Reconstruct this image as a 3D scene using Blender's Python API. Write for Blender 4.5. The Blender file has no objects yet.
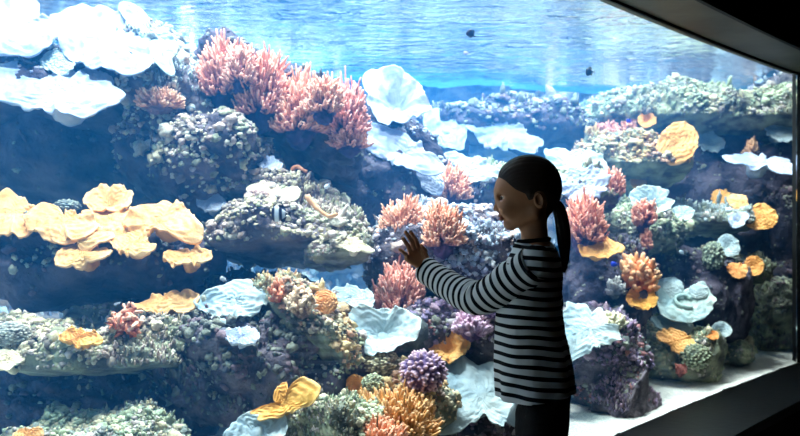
import bpy, math, random
import numpy as np
from mathutils import Vector, Matrix

# ------------------------------------------------------------------ camera, world, lamps, exposure
scene = bpy.context.scene
COL = scene.collection
F = 900.0            # focal length in pixels of the 800x436 frame
CZ = 1.15            # eye height

cam_data = bpy.data.cameras.new('camera')
cam = bpy.data.objects.new('camera', cam_data)
COL.objects.link(cam)
cam.location = (0, 0, CZ)
cam.rotation_euler = (math.pi / 2, 0, 0)
cam_data.sensor_width = 36.0
cam_data.lens = 36.0 * F / 800.0
cam_data.clip_start = 0.05
cam_data.clip_end = 60
cam_data.dof.use_dof = True
cam_data.dof.focus_distance = 2.45
cam_data.dof.aperture_fstop = 6.3
scene.camera = cam

world = bpy.data.worlds.new('world')
scene.world = world
world.use_nodes = True
world.node_tree.nodes['Background'].inputs[0].default_value = (0.5, 0.6, 0.8, 1)
world.node_tree.nodes['Background'].inputs[1].default_value = 0.0

def area(name, loc, target, size, power, colour):
    l = bpy.data.lights.new(name, 'AREA')
    l.shape = 'RECTANGLE'
    l.size, l.size_y = size
    l.energy = power
    l.color = colour
    o = bpy.data.objects.new(name, l)
    COL.objects.link(o)
    o.location = loc
    d = Vector(target) - Vector(loc)
    o.rotation_euler = d.to_track_quat('-Z', 'Y').to_euler()
    return o

COOL = (0.82, 0.93, 1.0)
K = 0.66
area('tank_lamp', (-1.42, 2.11, 4.7), (-1.7, 3.2, 1.0), (0.5, 0.5), 440 * K, COOL)
area('tank_lamp', (-0.57, 3.13, 4.7), (-0.8, 4.2, 1.0), (0.5, 0.5), 360 * K, COOL)
area('tank_lamp', (0.32, 4.22, 4.7), (0.0, 4.9, 1.0), (0.5, 0.5), 350 * K, COOL)
area('tank_lamp', (1.3, 5.0, 4.7), (1.4, 5.0, 1.0), (0.5, 0.5), 330 * K, COOL)
area('tank_lamp', (0.6, 6.9, 4.7), (0.5, 7.2, 1.0), (0.5, 0.5), 520 * K, (0.6, 0.9, 1.0))
area('tank_lamp', (-1.3, 5.9, 4.7), (-1.3, 6.0, 1.0), (0.6, 0.6), 520 * K, (0.6, 0.9, 1.0))
area('tank_lamp', (2.2, 6.0, 4.7), (2.25, 6.0, 1.0), (0.4, 0.4), 260 * K, COOL)
area('hall_lamp', (0.9, -0.6, 2.55), (0.7, 1.8, 0.8), (0.4, 0.4), 0.12, (1.0, 0.78, 0.5))

scene.view_settings.view_transform = 'Standard'
scene.view_settings.look = 'None'
scene.view_settings.gamma = 1.0
scene.view_settings.exposure = 0.0
scene.view_settings.use_curve_mapping = False
scene.cycles.max_bounces = 9
scene.cycles.diffuse_bounces = 3
scene.cycles.glossy_bounces = 4
scene.cycles.transmission_bounces = 6
scene.cycles.volume_bounces = 1
scene.cycles.transparent_max_bounces = 12
scene.cycles.sample_clamp_indirect = 4.0
scene.cycles.use_denoising = True

# ------------------------------------------------------------------ helpers
def at(px, py, d):
    """The point seen at pixel (px, py) of the photograph, d metres in front of the lens."""
    return np.array([(px - 400.0) / F * d, d, CZ - (py - 218.0) / F * d])

def tag(o, label=None, cat=None, group=None, kind=None):
    if label: o['label'] = label
    if cat: o['category'] = cat
    if group: o['group'] = group
    if kind: o['kind'] = kind
    return o

def empty(name, loc=(0, 0, 0)):
    o = bpy.data.objects.new(name, None)
    COL.objects.link(o)
    o.location = tuple(float(c) for c in loc)
    o.empty_display_size = 0.05
    return o

def mk(name, verts, faces, mat, parent=None, smooth=True, col=None, attrs=None, mats=None, midx=None):
    """One mesh object from arrays; verts are in world space, the parent's place is taken off."""
    verts = np.asarray(verts, dtype=np.float32)
    if parent is not None:
        off = np.array(parent.location, dtype=np.float32)
        verts = verts - off
    else:
        # a top-level mesh stands on its own origin
        off = np.array([(verts[:, 0].min() + verts[:, 0].max()) / 2, (verts[:, 1].min() + verts[:, 1].max()) / 2, verts[:, 2].min()], dtype=np.float32)
        verts = verts - off
    me = bpy.data.meshes.new(name)
    fl = faces if isinstance(faces, (list, tuple)) else [faces]
    fl = [np.asarray(f, dtype=np.int32) for f in fl if len(f)]
    nv = len(verts)
    loops = np.concatenate([f.reshape(-1) for f in fl])
    tot = np.concatenate([np.full(len(f), f.shape[1], dtype=np.int32) for f in fl])
    start = np.concatenate([[0], np.cumsum(tot)[:-1]]).astype(np.int32)
    me.vertices.add(nv)
    me.vertices.foreach_set('co', verts.reshape(-1))
    me.loops.add(len(loops))
    me.loops.foreach_set('vertex_index', loops)
    me.polygons.add(len(tot))
    me.polygons.foreach_set('loop_start', start)
    me.update(calc_edges=True)
    me.polygons.foreach_set('use_smooth', np.full(len(tot), smooth, dtype=bool))
    if col is not None:
        a = me.color_attributes.new('col', 'FLOAT_COLOR', 'POINT')
        c = np.ones((nv, 4), dtype=np.float32)
        c[:, :3] = col
        a.data.foreach_set('color', c.reshape(-1))
    for k, v in (attrs or {}).items():
        a = me.attributes.new(k, 'FLOAT', 'POINT')
        a.data.foreach_set('value', np.asarray(v, dtype=np.float32))
    for m in (mats or [mat]):
        me.materials.append(m)
    if midx is not None:
        me.polygons.foreach_set('material_index', midx.astype(np.int32))
    me.validate()
    o = bpy.data.objects.new(name, me)
    COL.objects.link(o)
    if parent is not None:
        o.parent = parent
    else:
        o.location = tuple(float(c) for c in off)
    return o

def keep_inside(v, off=0.06):
    """Reef surfaces end behind the pane: points nearer than off are moved back into the tank."""
    p = v[:, :2] - A
    s = (p @ TAN) / np.linalg.norm(B - A)
    d = p @ AWAY - BOW * 4 * s * (1 - s)
    lim = off
    m = d < lim + 0.10
    nd = lim + 0.10 * np.exp(-np.maximum(lim + 0.10 - d, 0) / 0.10)
    v = v.copy()
    v[m, :2] += AWAY * (nd[m] - d[m])[:, None]
    return v

# ---- value noise, vectorised
def _hash(ix, iy, iz, seed):
    h = (ix.astype(np.int64) * 374761393 + iy.astype(np.int64) * 668265263 + iz.astype(np.int64) * 2147483647 + seed * 974634777) & 0xffffffff
    h = ((h ^ (h >> 13)) * 1274126177) & 0xffffffff
    h = ((h ^ (h >> 16)) * 2246822519) & 0xffffffff
    return ((h ^ (h >> 15)) & 0xffffff).astype(np.float64) / 0xffffff

def vnoise(p, seed=0):
    p = np.asarray(p, dtype=np.float64)
    i = np.floor(p).astype(np.int64)
    f = p - i
    f = f * f * f * (f * (f * 6 - 15) + 10)
    r = 0
    for dx in (0, 1):
        wx = f[:, 0] if dx else 1 - f[:, 0]
        for dy in (0, 1):
            wy = f[:, 1] if dy else 1 - f[:, 1]
            for dz in (0, 1):
                wz = f[:, 2] if dz else 1 - f[:, 2]
                r = r + wx * wy * wz * _hash(i[:, 0] + dx, i[:, 1] + dy, i[:, 2] + dz, seed)
    return r * 2 - 1

def fbm(p, oct=4, seed=0, gain=0.5):
    a, s, r = 1.0, 1.0, 0
    for k in range(oct):
        r = r + a * vnoise(np.asarray(p) * s + 17.3 * k, seed + k)
        a *= gain
        s *= 2.03
    return r

def worley(p, seed=0):
    p = np.asarray(p, dtype=np.float64)
    i = np.floor(p).astype(np.int64)
    best = np.full(len(p), 9.0)
    for dx in (-1, 0, 1):
        for dy in (-1, 0, 1):
            for dz in (-1, 0, 1):
                c = i + np.array([dx, dy, dz])
                q = np.stack([_hash(c[:, 0], c[:, 1], c[:, 2], seed + k) for k in (1, 2, 3)], 1) + c
                best = np.minimum(best, ((q - p) ** 2).sum(1))
    return np.sqrt(best)

_ICO = {}
def ico(level):
    if level in _ICO:
        return _ICO[level]
    t = (1 + 5 ** 0.5) / 2
    v = np.array([(-1, t, 0), (1, t, 0), (-1, -t, 0), (1, -t, 0), (0, -1, t), (0, 1, t), (0, -1, -t), (0, 1, -t), (t, 0, -1), (t, 0, 1), (-t, 0, -1), (-t, 0, 1)], dtype=float)
    v /= np.linalg.norm(v, axis=1)[:, None]
    f = np.array([(0, 11, 5), (0, 5, 1), (0, 1, 7), (0, 7, 10), (0, 10, 11), (1, 5, 9), (5, 11, 4), (11, 10, 2), (10, 7, 6), (7, 1, 8), (3, 9, 4), (3, 4, 2), (3, 2, 6), (3, 6, 8), (3, 8, 9), (4, 9, 5), (2, 4, 11), (6, 2, 10), (8, 6, 7), (9, 8, 1)])
    for _ in range(level):
        e = np.sort(np.concatenate([f[:, [0, 1]], f[:, [1, 2]], f[:, [2, 0]]]), axis=1)
        u, inv = np.unique(e, axis=0, return_inverse=True)
        inv = inv.reshape(-1)
        mid = v[u].mean(1)
        mid /= np.linalg.norm(mid, axis=1)[:, None]
        n, m = len(v), len(f)
        a, b, c = n + inv[:m], n + inv[m:2 * m], n + inv[2 * m:]
        v = np.concatenate([v, mid])
        f = np.concatenate([np.stack([f[:, 0], a, c], 1), np.stack([f[:, 1], b, a], 1), np.stack([f[:, 2], c, b], 1), np.stack([a, b, c], 1)])
    _ICO[level] = (v, f)
    return v, f

def vnormals(v, f):
    n = np.zeros_like(v)
    fn = np.cross(v[f[:, 1]] - v[f[:, 0]], v[f[:, 2]] - v[f[:, 0]])
    for k in range(f.shape[1]):
        np.add.at(n, f[:, k], fn)
    return n / np.maximum(np.linalg.norm(n, axis=1)[:, None], 1e-12)

def tubes(P, R, sides=6):
    """P: (n, k, 3) polylines, R: (n, k) radii -> verts, quads and cap tris; the last ring closes to a rounded tip."""
    n, k, _ = P.shape
    T = np.gradient(P, axis=1)
    T /= np.maximum(np.linalg.norm(T, axis=2)[:, :, None], 1e-9)
    ref = np.where(np.abs(T[:, :, 2:3]) > 0.9, np.array([1.0, 0, 0]), np.array([0, 0, 1.0]))
    A = np.cross(T, ref)
    A /= np.maximum(np.linalg.norm(A, axis=2)[:, :, None], 1e-9)
    B = np.cross(T, A)
    an = np.arange(sides) / sides * 2 * np.pi
    ring = P[:, :, None, :] + R[:, :, None, None] * (A[:, :, None, :] * np.cos(an)[None, None, :, None] + B[:, :, None, :] * np.sin(an)[None, None, :, None])
    tip = P[:, -1] + T[:, -1] * R[:, -1:] * 0.9
    bot = P[:, 0] - T[:, 0] * R[:, :1] * 0.5
    V = np.concatenate([ring.reshape(n, k * sides, 3), tip[:, None], bot[:, None]], 1)
    m = k * sides + 2
    q = []
    for i in range(k - 1):
        for s in range(sides):
            s2 = (s + 1) % sides
            q.append((i * sides + s, (i + 1) * sides + s, (i + 1) * sides + s2, i * sides + s2))
    t = [((k - 1) * sides + s, k * sides, (k - 1) * sides + (s + 1) % sides) for s in range(sides)]
    t += [(s, (s + 1) % sides, k * sides + 1) for s in range(sides)]
    off = (np.arange(n) * m)[:, None, None]
    Q = (np.array(q)[None] + off).reshape(-1, 4)
    Tt = (np.array(t)[None] + off).reshape(-1, 3)
    par = np.concatenate([np.repeat(np.linspace(0, 1, k), sides), [1, 0]])
    return V.reshape(-1, 3), [Q, Tt], np.tile(par, n), m

# ------------------------------------------------------------------ materials
def new_mat(name):
    m = bpy.data.materials.new(name)
    m.use_nodes = True
    nt = m.node_tree
    nt.nodes.clear()
    return m, nt

def N(nt, t, **kw):
    n = nt.nodes.new(t)
    for k, v in kw.items():
        setattr(n, k, v)
    return n

def lin(c):
    return tuple(((x / 255.0) / 12.92 if x <= 10 else ((x / 255.0 + 0.055) / 1.055) ** 2.4) for x in c)

def solid(name, rgb, rough=0.6, metal=0.0, var=0.0, scale=20.0, bump=0.0, bscale=60.0, spec=0.3, rgb2=None, use_col=False, detail=4.0, sss=0.0):
    """rgb is sRGB 0-255; mottled with noise; use_col multiplies by the mesh's own colours."""
    m, nt = new_mat(name)
    out = N(nt, 'ShaderNodeOutputMaterial')
    b = N(nt, 'ShaderNodeBsdfPrincipled')
    nt.links.new(b.outputs[0], out.inputs[0])
    b.inputs['Roughness'].default_value = rough
    b.inputs['Metallic'].default_value = metal
    b.inputs['Specular IOR Level'].default_value = spec
    tc = N(nt, 'ShaderNodeTexCoord')
    base = lin(rgb)
    c1 = lin(rgb2) if rgb2 else tuple(min(1, x * (1 - var)) for x in base)
    nz = N(nt, 'ShaderNodeTexNoise')
    nz.inputs['Scale'].default_value = scale
    nz.inputs['Detail'].default_value = detail
    nt.links.new(tc.outputs['Object'], nz.inputs['Vector'])
    mr = N(nt, 'ShaderNodeMapRange')
    mr.inputs['From Min'].default_value = 0.36
    mr.inputs['From Max'].default_value = 0.64
    nt.links.new(nz.outputs['Fac'], mr.inputs['Value'])
    mx = N(nt, 'ShaderNodeMix', data_type='RGBA')
    mx.inputs['A'].default_value = (*c1, 1)
    mx.inputs['B'].default_value = (*base, 1)
    nt.links.new(mr.outputs[0], mx.inputs['Factor'])
    outc = mx.outputs['Result']
    if use_col:
        at_ = N(nt, 'ShaderNodeAttribute', attribute_name='col')
        mu = N(nt, 'ShaderNodeMix', data_type='RGBA', blend_type='MULTIPLY')
        mu.inputs['Factor'].default_value = 1.0
        nt.links.new(outc, mu.inputs['A'])
        nt.links.new(at_.outputs['Color'], mu.inputs['B'])
        outc = mu.outputs['Result']
    nt.links.new(outc, b.inputs['Base Color'])
    if bump > 0:
        n2 = N(nt, 'ShaderNodeTexNoise')
        n2.inputs['Scale'].default_value = bscale
        n2.inputs['Detail'].default_value = 5
        nt.links.new(tc.outputs['Object'], n2.inputs['Vector'])
        bp = N(nt, 'ShaderNodeBump')
        bp.inputs['Strength'].default_value = bump
        bp.inputs['Distance'].default_value = 0.02
        nt.links.new(n2.outputs['Fac'], bp.inputs['Height'])
        nt.links.new(bp.outputs[0], b.inputs['Normal'])
    return m

M = {}
M['rock'] = solid('reef_rock_stone', (150, 140, 142), 0.9, bump=0.9, bscale=45, rgb2=(78, 72, 84), scale=9, detail=8)
M['rock_green'] = solid('reef_rock_mossy', (165, 170, 140), 0.9, bump=0.9, bscale=45, rgb2=(84, 86, 84), scale=10, detail=8)
M['rock_purple'] = solid('reef_rock_purple', (124, 114, 122), 0.9, bump=1.0, bscale=50, rgb2=(60, 56, 68), scale=12, detail=8)
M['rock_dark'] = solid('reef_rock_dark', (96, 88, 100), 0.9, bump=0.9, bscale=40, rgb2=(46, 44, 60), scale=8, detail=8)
M['crust'] = solid('encrusting_coral', (255, 255, 255), 0.75, rgb2=(205, 200, 195), scale=40, bump=0.4, bscale=120, use_col=True)
M['yellow'] = solid('yellow_coral_skin', (246, 202, 138), 0.6, rgb2=(228, 168, 102), scale=10, bump=0.35, bscale=60, use_col=True)
M['cream'] = solid('cream_coral_skin', (238, 226, 196), 0.6, rgb2=(214, 196, 160), scale=12, bump=0.3, bscale=60, use_col=True)
M['white'] = solid('white_coral_skin', (208, 214, 224), 0.6, rgb2=(150, 166, 196), scale=8, bump=0.35, bscale=40, use_col=True)
M['paleblue'] = solid('pale_blue_coral_skin', (202, 212, 208), 0.6, rgb2=(146, 170, 180), scale=7, bump=0.35, bscale=50, use_col=True)
M['pink'] = solid('pink_coral_skin', (255, 255, 255), 0.7, rgb2=(228, 214, 210), scale=30, use_col=True)
M['sand'] = solid('coral_sand', (236, 232, 220), 0.95, rgb2=(196, 196, 192), scale=70, bump=0.5, bscale=180)
M['tank_blue'] = solid('tank_wall_blue', (120, 176, 208), 0.6, var=0.2, scale=2)
M['black'] = solid('black_paint', (16, 15, 15), 0.7, var=0.2)
M['bronze'] = solid('bronze_metal', (92, 92, 76), 0.5, metal=0.6, rgb2=(72, 68, 52), scale=3, bump=0.06, bscale=14)
M['sill'] = solid('grey_sill', (20, 20, 22), 0.45, var=0.3, scale=4, bump=0.1, bscale=30)
M['carpet'] = solid('dark_carpet', (58, 56, 58), 0.95, var=0.35, scale=60, bump=0.5, bscale=300)
M['hall'] = solid('hall_wall_paint', (30, 28, 28), 0.9, var=0.15, scale=3)

def glass_mat():
    m, nt = new_mat('acrylic_pane')
    out = N(nt, 'ShaderNodeOutputMaterial')
    gl = N(nt, 'ShaderNodeBsdfGlass')
    gl.inputs['Color'].default_value = (0.99, 0.995, 0.995, 1)
    gl.inputs['Roughness'].default_value = 0.0
    gl.inputs['IOR'].default_value = 1.38
    nt.links.new(gl.outputs[0], out.inputs[0])
    return m

def water_surface_mat():
    m, nt = new_mat('water_surface')
    out = N(nt, 'ShaderNodeOutputMaterial')
    tr = N(nt, 'ShaderNodeBsdfTransparent')
    gl = N(nt, 'ShaderNodeBsdfGlossy')
    gl.inputs['Roughness'].default_value = 0.06
    gl.inputs[0].default_value = (0.93, 0.98, 1, 1)
    fr = N(nt, 'ShaderNodeFresnel')
    fr.inputs['IOR'].default_value = 1.333
    tc = N(nt, 'ShaderNodeTexCoord')
    mp = N(nt, 'ShaderNodeMapping')
    mp.inputs['Scale'].default_value = (1.0, 2.2, 1)
    mp.inputs['Rotation'].default_value = (0, 0, -0.3)
    nz = N(nt, 'ShaderNodeTexNoise')
    nz.inputs['Scale'].default_value = 5.0
    nz.inputs['Detail'].default_value = 3
    nz.inputs['Distortion'].default_value = 0.6
    bp = N(nt, 'ShaderNodeBump')
    bp.inputs['Strength'].default_value = 1.0
    bp.inputs['Distance'].default_value = 0.03
    nt.links.new(tc.outputs['Object'], mp.inputs[0])
    nt.links.new(mp.outputs[0], nz.inputs['Vector'])
    nt.links.new(nz.outputs['Fac'], bp.inputs['Height'])
    nt.links.new(bp.outputs[0], gl.inputs['Normal'])
    nt.links.new(bp.outputs[0], fr.inputs['Normal'])
    mx = N(nt, 'ShaderNodeMixShader')
    nt.links.new(fr.outputs[0], mx.inputs[0])
    nt.links.new(tr.outputs[0], mx.inputs[1])
    nt.links.new(gl.outputs[0], mx.inputs[2])
    nt.links.new(mx.outputs[0], out.inputs[0])
    return m

def water_volume_mat():
    m, nt = new_mat('tank_water')
    out = N(nt, 'ShaderNodeOutputMaterial')
    sc = N(nt, 'ShaderNodeVolumeScatter')
    sc.inputs['Color'].default_value = (0.03, 0.36, 1.0, 1)
    sc.inputs['Density'].default_value = WATER_SCATTER
    sc.inputs['Anisotropy'].default_value = 0.3
    ab = N(nt, 'ShaderNodeVolumeAbsorption')
    ab.inputs['Color'].default_value = (0.0, 0.72, 0.96, 1)
    ab.inputs['Density'].default_value = WATER_ABSORB
    ad = N(nt, 'ShaderNodeAddShader')
    nt.links.new(sc.outputs[0], ad.inputs[0])
    nt.links.new(ab.outputs[0], ad.inputs[1])
    nt.links.new(ad.outputs[0], out.inputs['Volume'])
    return m
WATER_SCATTER = 0.07
WATER_ABSORB = 0.06

# ------------------------------------------------------------------ the hall and the tank window
A = np.array([0.02, 2.60])
B = np.array([2.47, 5.60])
TAN = (B - A) / np.linalg.norm(B - A)
AWAY = np.array([-TAN[1], TAN[0]])            # from the hall into the tank
BOW = 0.045
def G(s, off=0.0):
    """Point on the window's curved line; s runs 0 at the child's hand to 1 at the far end; off > 0 goes into the tank."""
    p = A + (B - A) * s + AWAY * (BOW * 4 * s * (1 - s))
    return p + AWAY * off

S0, S1 = -0.62, 1.0
GB, GT = 0.25, 2.05
WZ = 2.30
SS = np.linspace(S0, S1, 60)

def ribbon(name, offs_z, mat, kind=True, closed=True, s=SS, smooth=True):
    """Sweep a closed profile of (offset, height) points along the window line."""
    k = len(offs_z(0.0) if callable(offs_z) else offs_z)
    V = []
    for q in s:
        for (o, z) in (offs_z(q) if callable(offs_z) else offs_z):
            p = G(q, o)
            V.append((p[0], p[1], z))
    Fq = []
    for i in range(len(s) - 1):
        for j in range(k if closed else k - 1):
            j2 = (j + 1) % k
            Fq.append((i * k + j, i * k + j2, (i + 1) * k + j2, (i + 1) * k + j))
    fl = [np.array(Fq)]
    if closed:
        fl += [np.array([list(range(k))[::-1]]), np.array([[(len(s) - 1) * k + j for j in range(k)]])]
    o = mk(name, V, fl, mat, smooth=False)
    if kind: o['kind'] = 'structure'
    return o

SOF = 0.27
def sil(q):
    t = min(max((q - 0.08) / 0.30, 0), 1)
    return 0.17 + 0.22 * t * t * (3 - 2 * t)
ribbon('window_1', [(0.0, GB - 0.03), (0.012, GB - 0.03), (0.012, GT + 0.03), (0.0, GT + 0.03)], glass_mat())
ribbon('trim_1', [(-SOF, GT), (0.055, GT), (0.055, GT + 0.06), (-SOF, GT + 0.06)], M['bronze'])                     # soffit over the pane
ribbon('wall_front', [(-SOF - 0.02, GT - 0.004), (-SOF, GT - 0.004), (-SOF, GT + 0.06), (0.055, GT + 0.06), (0.055, 5.2), (-SOF - 0.02, 5.2)], M['black'])
ribbon('trim_2', [(0.001, GT - 0.012), (-0.012, GT - 0.012), (-0.012, GT), (0.001, GT)], M['black'])                     # gasket
ribbon('trim_3', lambda q: [(-sil(q), GB), (-sil(q), GB - 0.045), (0.031, GB - 0.045), (0.031, GB - 0.031), (-0.001, GB - 0.031), (-0.001, GB)], M['sill'])
ribbon('wall_sill', lambda q: [(-sil(q) + 0.03, 0.0), (0.055, 0.0), (0.055, GB - 0.045), (-sil(q) + 0.03, GB - 0.045)], M['hall'])

def box(name, lo, hi, mat, kind='structure'):
    x0, y0, z0 = lo; x1, y1, z1 = hi
    v = [(x0, y0, z0), (x1, y0, z0), (x1, y1, z0), (x0, y1, z0), (x0, y0, z1), (x1, y0, z1), (x1, y1, z1), (x0, y1, z1)]
    f = [(0, 3, 2, 1), (4, 5, 6, 7), (0, 1, 5, 4), (1, 2, 6, 5), (2, 3, 7, 6), (3, 0, 4, 7)]
    o = mk(name, v, np.array(f), mat, smooth=False)
    if kind: o['kind'] = kind
    return o

def prism(name, poly, z0, z1, mat, kind='structure'):
    n = len(poly)
    V = [(x, y, z0) for x, y in poly] + [(x, y, z1) for x, y in poly]
    sides = np.array([(i, (i + 1) % n, n + (i + 1) % n, n + i) for i in range(n)])
    o = mk(name, V, [sides, np.array([list(range(n))[::-1]]), np.array([list(range(n, 2 * n))])], mat, smooth=False)
    if kind: o['kind'] = kind
    return o

# hall shell
LX = G(S0)[0]
hall_poly = [tuple(G(s, -sil(s) + 0.03)) for s in np.linspace(1, S0, 20)] + [(LX - 0.2, -2.6), (4.6, -2.6), (4.6, 5.0)]
hall_poly = hall_poly[::-1]
prism('floor', hall_poly, -0.08, 0.0, M['carpet'])
prism('ceiling', [tuple(G(s, -0.25)) for s in np.linspace(S0, 1, 20)] + [(4.6, 5.0), (4.6, -2.6), (LX - 0.2, -2.6)], 3.0, 3.1, M['black'])
box('wall_back', (LX - 0.3, -2.75, 0.0), (4.75, -2.6, 3.0), M['hall'])
box('wall_left', (LX - 0.35, -2.6, 0.0), (LX - 0.2, G(S0)[1] + 0.1, 3.0), M['hall'])
box('wall_right', (4.6, -2.6, 0.0), (4.75, 5.9, 3.0), M['hall'])
e = G(1.0)
# column that ends the window at its far side
prism('wall_end', [tuple(G(1.0, -SOF - 0.02)), (4.65, 4.9), (4.65, 5.9), tuple(G(1.0, 0.06) + TAN * 0.33), tuple(G(1.0, 0.06) + TAN * 0.085), tuple(G(1.0, 0.0) + TAN * 0.004)], 0.0, 5.2, M['black'])

# tank shell
TX0, TX1, TY1 = -4.6, 4.3, 8.9
tank_poly = [tuple(G(s, 0.056)) for s in np.linspace(S0, 1, 24)] + [(2.75, 5.75), (TX1, 6.1), (TX1, TY1), (TX0, TY1), (TX0, 0.4)]
box('wall_tank_rear', (TX0 - 0.1, TY1, 0.0), (TX1 + 0.1, TY1 + 0.1, 5.2), M['tank_blue'])
box('wall_tank_west', (TX0 - 0.1, 0.3, 0.0), (TX0, TY1, 5.2), M['tank_blue'])
box('wall_tank_east', (TX1, 5.6, 0.0), (TX1 + 0.1, TY1, 5.2), M['tank_blue'])
box('wall_tank_south', (TX0, 0.3, 0.0), (G(S0, 0.05)[0], 0.4, 5.2), M['tank_blue'])
box('ceiling_tank', (TX0 - 0.1, 0.3, 5.2), (TX1 + 0.1, TY1 + 0.1, 5.3), M['black'])
inner = [(x, y) for x, y in tank_poly]
prism('tank_water', [tuple(G(s, 0.06)) for s in np.linspace(S0, 1, 24)] + [(2.75, 5.8), (TX1 - 0.01, 6.15), (TX1 - 0.01, TY1 - 0.01), (TX0 + 0.01, TY1 - 0.01), (TX0 + 0.01, 0.41)], 0.2, WZ - 0.05, water_volume_mat())

def in_tank(x, y, off=0.06):
    p = np.stack([x - A[0], y - A[1]], -1)
    s = (p @ TAN) / np.linalg.norm(B - A)
    d = p @ AWAY
    return (d > BOW * 4 * s * (1 - s) + off) | (s > 1.0) & (y > 5.85)

def grid_sheet(name, step, zfun, mat, kind='structure'):
    xs = np.arange(TX0 + 0.005, TX1, step); ys = np.arange(0.45, TY1, step)
    X, Y = np.meshgrid(xs, ys, indexing='ij')
    Z = zfun(X, Y)
    V = np.stack([X, Y, Z], -1).reshape(-1, 3)
    nx, ny = X.shape
    I = np.arange(nx * ny).reshape(nx, ny)
    Q = np.stack([I[:-1, :-1], I[1:, :-1], I[1:, 1:], I[:-1, 1:]], -1).reshape(-1, 4)
    ok = in_tank(X, Y, 0.014).reshape(-1)
    Q = Q[ok[Q].any(1)]
    out = ~ok                                   # the sheet's edge follows the pane
    p = V[out][:, :2] - A
    s = (p @ TAN) / np.linalg.norm(B - A)
    near = s < 1.02
    base = A + (B - A) * s[:, None] + AWAY * (BOW * 4 * s * (1 - s) + 0.014)[:, None]
    t = V[out]
    t[near, :2] = base[near]
    V[out] = t
    used = np.unique(Q)
    re = np.full(len(V), -1); re[used] = np.arange(len(used))
    o = mk(name, V[used], re[Q], mat)
    o['kind'] = kind
    return o

def water_z(X, Y):
    p = np.stack([X.ravel() * 1.7, Y.ravel() * 3.0, np.zeros(X.size)], 1)
    return WZ + (0.010 * fbm(p, 3, 5)).reshape(X.shape)
grid_sheet('water_surface', 0.06, water_z, water_surface_mat())

def sand_z(X, Y):
    p = np.stack([X.ravel() * 2.0, Y.ravel() * 2.0, np.zeros(X.size)], 1)
    q = p * 9
    dd = (X - A[0]) * AWAY[0] + (Y - A[1]) * AWAY[1]
    return 0.246 + 0.05 * np.clip(dd - 0.05, 0, 0.8) + (0.02 * fbm(p, 3, 9) * np.clip(dd.ravel() * 3, 0.1, 1) + 0.005 * fbm(q, 2, 12)).reshape(X.shape)
grid_sheet('floor_sand', 0.035, sand_z, M['sand'])

# ------------------------------------------------------------------ reef rock
PAL = {
    'cream': [(240, 228, 196), (222, 212, 178), (214, 200, 190), (190, 194, 164), (246, 238, 216), (206, 186, 176), (160, 150, 140)],
    'green': [(190, 204, 170), (214, 220, 186), (160, 178, 150), (224, 214, 180), (150, 160, 150), (206, 196, 190)],
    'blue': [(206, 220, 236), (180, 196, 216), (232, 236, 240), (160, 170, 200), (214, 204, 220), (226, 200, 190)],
    'purple': [(176, 150, 186), (200, 170, 190), (140, 126, 160), (206, 196, 200), (170, 176, 160), (214, 150, 150), (120, 130, 130)],
    'gold': [(236, 206, 150), (224, 186, 140), (206, 196, 160), (240, 224, 190), (170, 150, 140), (230, 180, 150)],
    'white': [(226, 236, 240), (206, 222, 228), (236, 232, 220), (190, 206, 210), (176, 190, 180)],
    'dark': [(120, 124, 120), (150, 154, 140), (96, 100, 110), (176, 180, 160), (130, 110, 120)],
}
SURF = {}

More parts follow.
